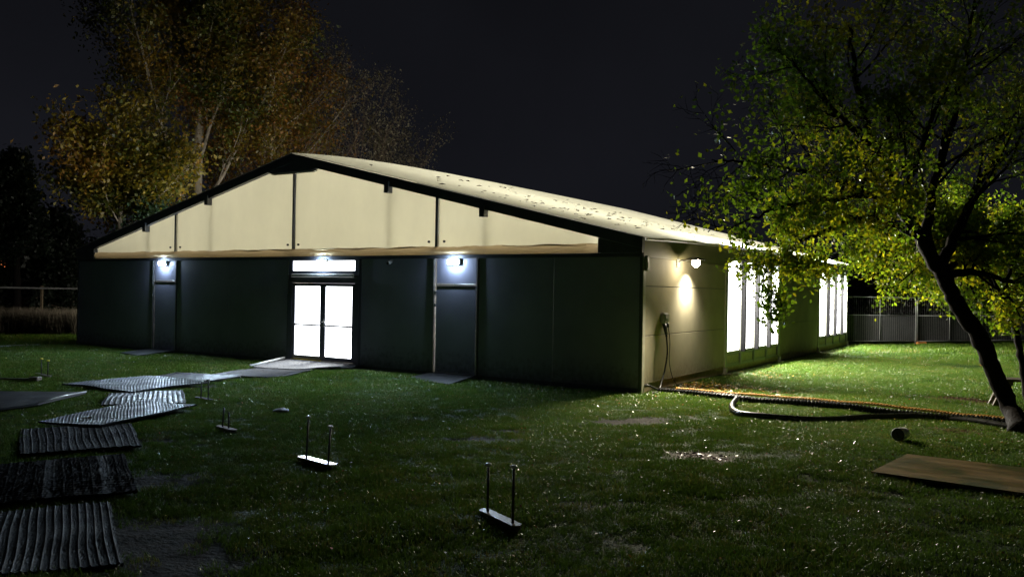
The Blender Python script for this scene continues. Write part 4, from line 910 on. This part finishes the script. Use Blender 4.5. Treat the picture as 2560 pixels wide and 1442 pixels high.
limbs = [
 ([tb, at(2525, 1015, 12.6), at(2492, 942, 12.5), at(2456, 855, 12.35), at(2397, 767, 12.2), at(2362, 690, 12.1)], 0.135, 0.11, 0, 0, True),
 (A((2362, 690, 12.1), (2300, 595, 11.9), (2250, 510, 11.7), (2215, 420, 11.5), (2170, 320, 11.2), (2140, 200, 11.0), (2120, 60, 10.8)), 0.12, 0.02, 13, 1.25, False),
 (A((2258, 525, 11.7), (2170, 490, 11.2), (2080, 445, 10.8), (1960, 420, 10.4), (1860, 405, 10.2), (1780, 400, 10.0)), 0.06, 0.008, 12, 0.95, False),
 (A((2298, 590, 11.9), (2220, 560, 11.7), (2130, 550, 11.5), (2040, 585, 11.0), (1965, 630, 10.7), (1925, 690, 10.5)), 0.055, 0.008, 10, 0.7, False),
 (A((2362, 690, 12.1), (2440, 680, 12.4), (2530, 705, 12.8), (2660, 690, 13.2)), 0.07, 0.012, 9, 0.9, False),
 (A((2350, 670, 12.1), (2400, 560, 12.6), (2470, 420, 13.0), (2560, 280, 13.3), (2640, 120, 13.5)), 0.09, 0.015, 14, 1.3, False),
 (A((2310, 610, 12.0), (2330, 480, 12.3), (2385, 300, 12.4), (2420, 120, 12.4), (2440, -40, 12.4)), 0.08, 0.015, 14, 1.3, False),
 (A((2340, 655, 12.1), (2280, 610, 13.4), (2210, 600, 14.8), (2130, 620, 16.0), (2070, 640, 16.8)), 0.06, 0.01, 13, 0.95, False),
 (A((2355, 680, 12.1), (2420, 640, 13.6), (2480, 660, 15.0), (2560, 680, 16.2)), 0.06, 0.01, 12, 0.95, False),
 (A((2350, 670, 12.1), (2330, 640, 13.4), (2320, 650, 14.8), (2340, 680, 16.0)), 0.055, 0.01, 11, 0.85, False),
 (A((2215, 420, 11.5), (2140, 330, 10.8), (2050, 240, 10.4), (1980, 150, 10.2)), 0.05, 0.01, 10, 1.05, False),
 (A((2250, 510, 11.7), (2300, 380, 11.0), (2360, 230, 10.6), (2460, 120, 10.4)), 0.05, 0.01, 10, 1.15, False),
 (A((2170, 490, 11.2), (2060, 500, 10.6), (1950, 520, 10.1), (1850, 560, 9.9), (1770, 580, 9.8)), 0.03, 0.006, 10, 0.6, False),
 (A((1965, 630, 10.7), (1915, 680, 10.5), (1905, 740, 10.45), (1925, 800, 10.4)), 0.015, 0.005, 5, 0.32, False),
]
def dens(C_, rg):      # the outer left sprays are sparse
    d = C_-CAM; z = d @ FW; px = 1280+F_PX*(d @ RT)/z
    py = 721-F_PX*(d @ UP)/z
    k = np.clip((px-1720)/400, 0.05, 1.0); k = np.where((px > 2150) & (py < 300), 0.75*k, k); k = np.where(px < 1660, 0, k); k = np.where((px > 2150) & (py > 290) & (py < 390), 0.55*k, k)
    k = np.where((py > 600) & (px < 1790), 0.0, k); k = np.where((py > 690) & (px < 2060), k*0.5, k); k = np.where((py > 700) & (px > 2120) & (px < 2190), 0.1*k, k); k = np.where(py > 840, 0, k)
    return rg.uniform(0, 1, len(C_)) < k
limb_tree('leaning_tree', 'leaning broadleaf tree with a dark trunk and yellow green crown at the right', tb, limbs, 64000, 0.066, RG, 5, dens=dens)
b2 = at(2578, 1060, 12.9); b2[2] = 0
limbs2 = [([b2, at(2562, 950, 12.9), at(2546, 855, 12.8), at(2526, 770, 12.8), at(2507, 735, 12.8), at(2447, 666, 12.8)], 0.055, 0.035, 0, 0, True),
          (A((2447, 666, 12.8), (2400, 620, 13.0), (2330, 570, 13.4)), 0.04, 0.01, 8, 0.9, False), (A((2507, 735, 12.8), (2540, 640, 13.6), (2600, 540, 14.5)), 0.04, 0.01, 9, 0.9, False),
          (A((2477, 696, 12.8), (2440, 600, 14.0), (2460, 520, 15.2)), 0.04, 0.01, 8, 0.9, False)]
limb_tree('slender_tree', 'slender dark stem bending in from the right edge behind the leaning tree', b2, limbs2, 14000, 0.066, RG, 9)

# ------------------------------------------------------------------ grass, leaves
pool = bpy.data.collections.new('grass_tufts')
grm = bpy.data.materials.new('wet grass blade'); grm.use_nodes = True
n = grm.node_tree.nodes; l = grm.node_tree.links; n.clear()
o_ = n.new('ShaderNodeOutputMaterial'); oi = n.new('ShaderNodeObjectInfo'); rp = n.new('ShaderNodeValToRGB')
e = rp.color_ramp.elements; e[0].color = (0.074, 0.142, 0.016, 1); e[1].color = (0.135, 0.205, 0.026, 1); e.new(0.8).color = (0.100, 0.178, 0.020, 1); e.new(0.95).color = (0.19, 0.18, 0.04, 1)
l.new(oi.outputs['Random'], rp.inputs[0])
d_ = n.new('ShaderNodeBsdfDiffuse'); t_ = n.new('ShaderNodeBsdfTranslucent'); g_ = n.new('ShaderNodeBsdfGlossy'); g_.inputs['Roughness'].default_value = 0.28
l.new(rp.outputs[0], d_.inputs[0]); l.new(rp.outputs[0], t_.inputs[0]); a1 = n.new('ShaderNodeMixShader'); a1.inputs[0].default_value = 0.35; a2 = n.new('ShaderNodeMixShader'); a2.inputs[0].default_value = 0.03
l.new(d_.outputs[0], a1.inputs[1]); l.new(t_.outputs[0], a1.inputs[2]); l.new(a1.outputs[0], a2.inputs[1]); l.new(g_.outputs[0], a2.inputs[2]); l.new(a2.outputs[0], o_.inputs[0])
drm = mat('dry grass blade', (0.12, 0.10, 0.07), 0.8, 0.2, var=0.3)
def tuft(name, nb, rad, h, wd, m, rg, lean=0.5):
    mb = MB()
    for _ in range(nb):
        a = rg.uniform(0, 6.28); rr = rad*math.sqrt(rg.uniform()); p = np.array([rr*math.cos(a), rr*math.sin(a), -0.008]); b_ = rg.uniform(0, 6.28)
        hh = h*rg.uniform(0.5, 1.2); ln = lean*rg.uniform(0.2, 1.3); dx = np.array([math.cos(b_), math.sin(b_), 0]); sx = np.array([-dx[1], dx[0], 0])*wd*rg.uniform(0.7, 1.3)
        m1 = p+dx*hh*ln*0.35+np.array([0, 0, hh*0.6]); tp = p+dx*hh*ln+np.array([0, 0, hh])
        mb.add([p-sx, p+sx, m1+sx*0.7, m1-sx*0.7, tp], [(0, 1, 2, 3), (3, 2, 4)])
    me = bpy.data.meshes.new(name); me.from_pydata(mb.v, [], mb.f); me.materials.append(m); o = bpy.data.objects.new(name, me); return o
def scatter(name, pts, rot, scl, coll, label):
    me = bpy.data.meshes.new(name); me.vertices.add(len(pts)); me.vertices.foreach_set('co', pts.reshape(-1).astype(np.float32))
    for nm, arr in (('turn', rot), ('size', scl)): a = me.attributes.new(nm, 'FLOAT', 'POINT'); a.data.foreach_set('value', arr.astype(np.float32))
    o = bpy.data.objects.new(name, me); COL.objects.link(o); tag(o, label, kind='stuff')
    ng = bpy.data.node_groups.new(name, 'GeometryNodeTree'); ng.interface.new_socket('Geometry', in_out='INPUT', socket_type='NodeSocketGeometry'); ng.interface.new_socket('Geometry', in_out='OUTPUT', socket_type='NodeSocketGeometry')
    N = ng.nodes; K = ng.links; gi = N.new('NodeGroupInput'); go = N.new('NodeGroupOutput'); ip = N.new('GeometryNodeInstanceOnPoints'); ci = N.new('GeometryNodeCollectionInfo')
    ci.inputs['Collection'].default_value = coll; ci.inputs['Separate Children'].default_value = True; ci.inputs['Reset Children'].default_value = True
    ip.inputs['Pick Instance'].default_value = True
    a1 = N.new('GeometryNodeInputNamedAttribute'); a1.data_type = 'FLOAT'; a1.inputs['Name'].default_value = 'turn'; a2 = N.new('GeometryNodeInputNamedAttribute'); a2.data_type = 'FLOAT'; a2.inputs['Name'].default_value = 'size'
    cx = N.new('ShaderNodeCombineXYZ'); rv_ = N.new('FunctionNodeRandomValue'); rv_.data_type = 'INT'; rv_.inputs[4].default_value = 0; rv_.inputs[5].default_value = 11
    K.new(a1.outputs[0], cx.inputs[2]); K.new(gi.outputs[0], ip.inputs['Points']); K.new(ci.outputs[0], ip.inputs['Instance']); K.new(cx.outputs[0], ip.inputs['Rotation']); K.new(a2.outputs[0], ip.inputs['Scale'])
    K.new(rv_.outputs[2], ip.inputs['Instance Index']); K.new(ip.outputs[0], go.inputs[0])
    md = o.modifiers.new('scatter', 'NODES'); md.node_group = ng
    return o
rg = np.random.default_rng(99)
for k in range(6): pool.objects.link(tuft('tuft', 46, 0.13, 0.042, 0.0035, grm, rg, 0.9))
def in_view(P, mg=2.5):
    d = P-CAM; z = d @ FW; x = d @ RT
    return (z > 3.2) & (np.abs(x) < z*1280/F_PX+mg)
MATQ = [[(1.15, -11.38), (-0.45, -10.47), (-1.08, -11.56), (0.52, -12.47)], [(-0.52, -10.17), (-2.17, -9.25), (-2.80, -10.36), (-1.15, -11.28)], [(-2.36, -8.90), (-4.02, -7.96), (-4.75, -9.05), (-3.00, -9.95)],
        [(-4.02, -8.40), (-4.55, -6.52), (-5.55, -6.80), (-5.05, -8.66)], [(-5.08, -6.33), (-6.62, -5.25), (-7.32, -6.24), (-5.85, -7.28)], [(-7.05, -5.98), (-7.10, -4.35), (-8.85, -4.50), (-9.05, -6.10)],
        [(-7.35, -4.15), (-7.75, -2.75), (-9.20, -3.55), (-8.75, -5.00)], [(-7.05, -2.95), (-7.35, -1.15), (-8.95, -1.55), (-8.45, -3.35)], [(-6.62, -1.25), (-7.22, -0.06), (-9.68, -0.06), (-9.05, -1.62)],
        [(-5.05, 0), (-4.95, -1.05), (-3.6, -1.3), (-3.84, 0)], [(-15.3, 0), (-15.2, -1.05), (-13.97, -1.3), (-14.2, 0)],
        [tuple(gp(215, 988)[:2]), tuple(gp(95, 1021)[:2]), tuple(gp(-260, 1065)[:2]), tuple(gp(-160, 985)[:2])],
        [tuple(gp(2178, 1176)[:2]), tuple(gp(2268, 1142)[:2]), tuple((gp(2268, 1142)+np.array([2.42, 0.05, 0]))[:2]), tuple((gp(2178, 1176)+np.array([2.42, -0.3, 0]))[:2])]]
def on_mats(P):
    r = np.zeros(len(P), bool)
    for Q in MATQ:
        Q = np.array(Q); s = None; ins = np.ones(len(P), bool)
        for k in range(4):
            e = Q[(k+1) % 4]-Q[k]; c = e[0]*(P[:, 1]-Q[k][1])-e[1]*(P[:, 0]-Q[k][0]); c = c/np.linalg.norm(e)
            if s is None: s = np.sign(np.cross(e, Q[2]-Q[1])) if k == 0 else s
            ins &= (c*s > -0.02)
        r |= ins
    return r
def sample(dens_, lo, hi):
    ext = 1.35*hi; N_ = int(dens_*(2*ext)*(hi-lo)); z = rg.uniform(lo, hi, N_); x = rg.uniform(-ext, ext, N_)
    P = CAM + z[:, None]*np.array([FW[0], FW[1], 0])/np.linalg.norm(FW[:2]) + x[:, None]*np.array([RT[0], RT[1], 0]); P[:, 2] = 0
    P = P[in_view(P) & ~inside(P[:, 0], P[:, 1], 0.04)]
    P = P[~on_mats(P)]; P = P[rg.uniform(0, 1, len(P)) > bare(P[:, 0], P[:, 1])*1.05-0.02]
    P[:, 2] = height(P[:, 0], P[:, 1]); return P
Pn = sample(190, 3.2, 15); Pm = sample(70, 15, 26); Pf = sample(10, 26, 48)
PP = np.concatenate([Pn, Pm, Pf]); sc_ = np.concatenate([rg.uniform(0.6, 1.25, len(Pn)), rg.uniform(1.1, 1.8, len(Pm)), rg.uniform(2.0, 3.2, len(Pf))])
patch = 0.85+0.22*wob(PP[:, 0], PP[:, 1], 1.3, 0.2)*0.5+0.20*wob(PP[:, 0], PP[:, 1], 4.1, 2.2)*0.5
scatter('grass', PP, rg.uniform(0, 6.28, len(PP)), sc_*patch, pool, 'short wet lawn grass around the marquee')
pool2 = bpy.data.collections.new('dry_tufts')
for k in range(4): pool2.objects.link(tuft('dry_tuft', 60, 0.28, 0.75, 0.008, drm, rg, 0.45))
N_ = 900; a_ = rg.uniform(-60, 215, N_); z_ = rg.uniform(31, 35, N_)
Pd = np.array([at(px, 800, dz) for px, dz in zip(a_, z_)]); Pd[:, 2] = 0
scatter('dry_grass', Pd, rg.uniform(0, 6.28, N_), rg.uniform(0.6, 1.2, N_), pool2, 'tall dry grass along the left fence')

def flat_leaves(name, P, size, cols, label, tilt=0.5, lift=0.03, parent=None):
    n_ = len(P); yaw = rg.uniform(0, 6.28, n_); a = np.stack([np.cos(yaw), np.sin(yaw), rg.normal(0, tilt, n_)], -1); a /= np.linalg.norm(a, axis=1, keepdims=True)
    b_ = np.stack([-np.sin(yaw), np.cos(yaw), rg.normal(0, tilt, n_)], -1); b_ -= a*(a*b_).sum(1, keepdims=True); b_ /= np.linalg.norm(b_, axis=1, keepdims=True)
    nn = np.cross(a, b_); s = size*rg.uniform(0.5, 1.3, n_)[:, None]; C_ = P+np.array([0, 0, lift])
    V = np.stack([C_-a*s*0.5, C_+b_*s*0.34+nn*s*0.1, C_+a*s*0.5, C_-b_*s*0.34+nn*s*0.1], 1)
    i = rg.integers(0, len(cols), n_); c = np.clip(np.array(cols)[i]*rg.uniform(0.7, 1.2, (n_, 1)), 0, 0.9)
    o = link_mesh(name, quads_mesh(name, V, c), M['leaf_ground']); return tag(o, label, kind='stuff')
Lf = sample(42, 3.5, 26)
near = np.exp(-((Lf[:, 0]-3.5)**2/22+(Lf[:, 1]+2)**2/40))
Lf = Lf[rg.uniform(0, 1, len(Lf)) < 0.28+0.7*near]
flat_leaves('leaves_and_glints', Lf, 0.030, [(0.50, 0.48, 0.40), (0.56, 0.55, 0.48), (0.42, 0.38, 0.2), (0.55, 0.42, 0.08), (0.28, 0.18, 0.06), (0.5, 0.14, 0.04), (0.6, 0.58, 0.5)], 'small yellow fallen leaves and pale flecks standing in for dew glints over the lawn')  # palest colours stand in for glints of dew, the rest are leaves
Pl = []                                    # a thick drift of yellow leaves by the side wall, brown litter elsewhere
for px, py, sx, sy, cnt in ((1790, 965, 1.2, 0.6, 700), (1740, 972, 0.7, 0.4, 420), (2430, 1003, 0.8, 0.3, 260), (1755, 1140, 0.35, 0.25, 120), (2400, 1078, 0.7, 0.3, 120), (1900, 940, 1.0, 0.8, 220)):
    c0 = gp(px, py); q = c0 + np.stack([rg.normal(0, sx*0.6, cnt), rg.normal(0, sy*0.6, cnt), np.zeros(cnt)], -1); q = q[~inside(q[:, 0], q[:, 1], 0.05)]; q[:, 2] = height(q[:, 0], q[:, 1]); Pl.append(q)
Pb = np.concatenate([Pl[2], Pl[3], Pl[4]]); Pl = np.concatenate([Pl[0], Pl[1], Pl[5]])
flat_leaves('leaf_litter', Pb, 0.05, [(0.14, 0.07, 0.035), (0.10, 0.05, 0.03), (0.19, 0.09, 0.05)], 'brown leaf litter on the bare patches of the lawn', 0.3, 0.015)
flat_leaves('leaf_drift', Pl, 0.062, [(0.42, 0.25, 0.03), (0.45, 0.30, 0.03), (0.26, 0.11, 0.03), (0.15, 0.07, 0.03)], 'drift of yellow and brown leaves along the side wall', 0.35, 0.02)
n_ = 120; xr = XC+rg.beta(2.4, 1.3, n_)*9.3; yr = rg.beta(1.4, 2.2, n_)*11+0.6
ph = 0.035*np.sin(math.pi*((yr % 5.0)/5.0))*np.sin(math.pi*np.minimum(1, (xr-XC)/9.7))
tr = (xr-XC)/9.7; Pr = np.stack([xr, yr, HR+0.025-SL*(xr-XC)-ph+np.array([ridge_rise(v) for v in yr])*(1-tr)+np.array([eave_rise(v) for v in yr])*tr], -1)
flat_leaves('roof_leaves', Pr, 0.15, [(0.05, 0.03, 0.015), (0.09, 0.06, 0.02), (0.03, 0.025, 0.015)], 'dark wet leaves stuck to the glowing roof sheet', 0.08, 0.012)
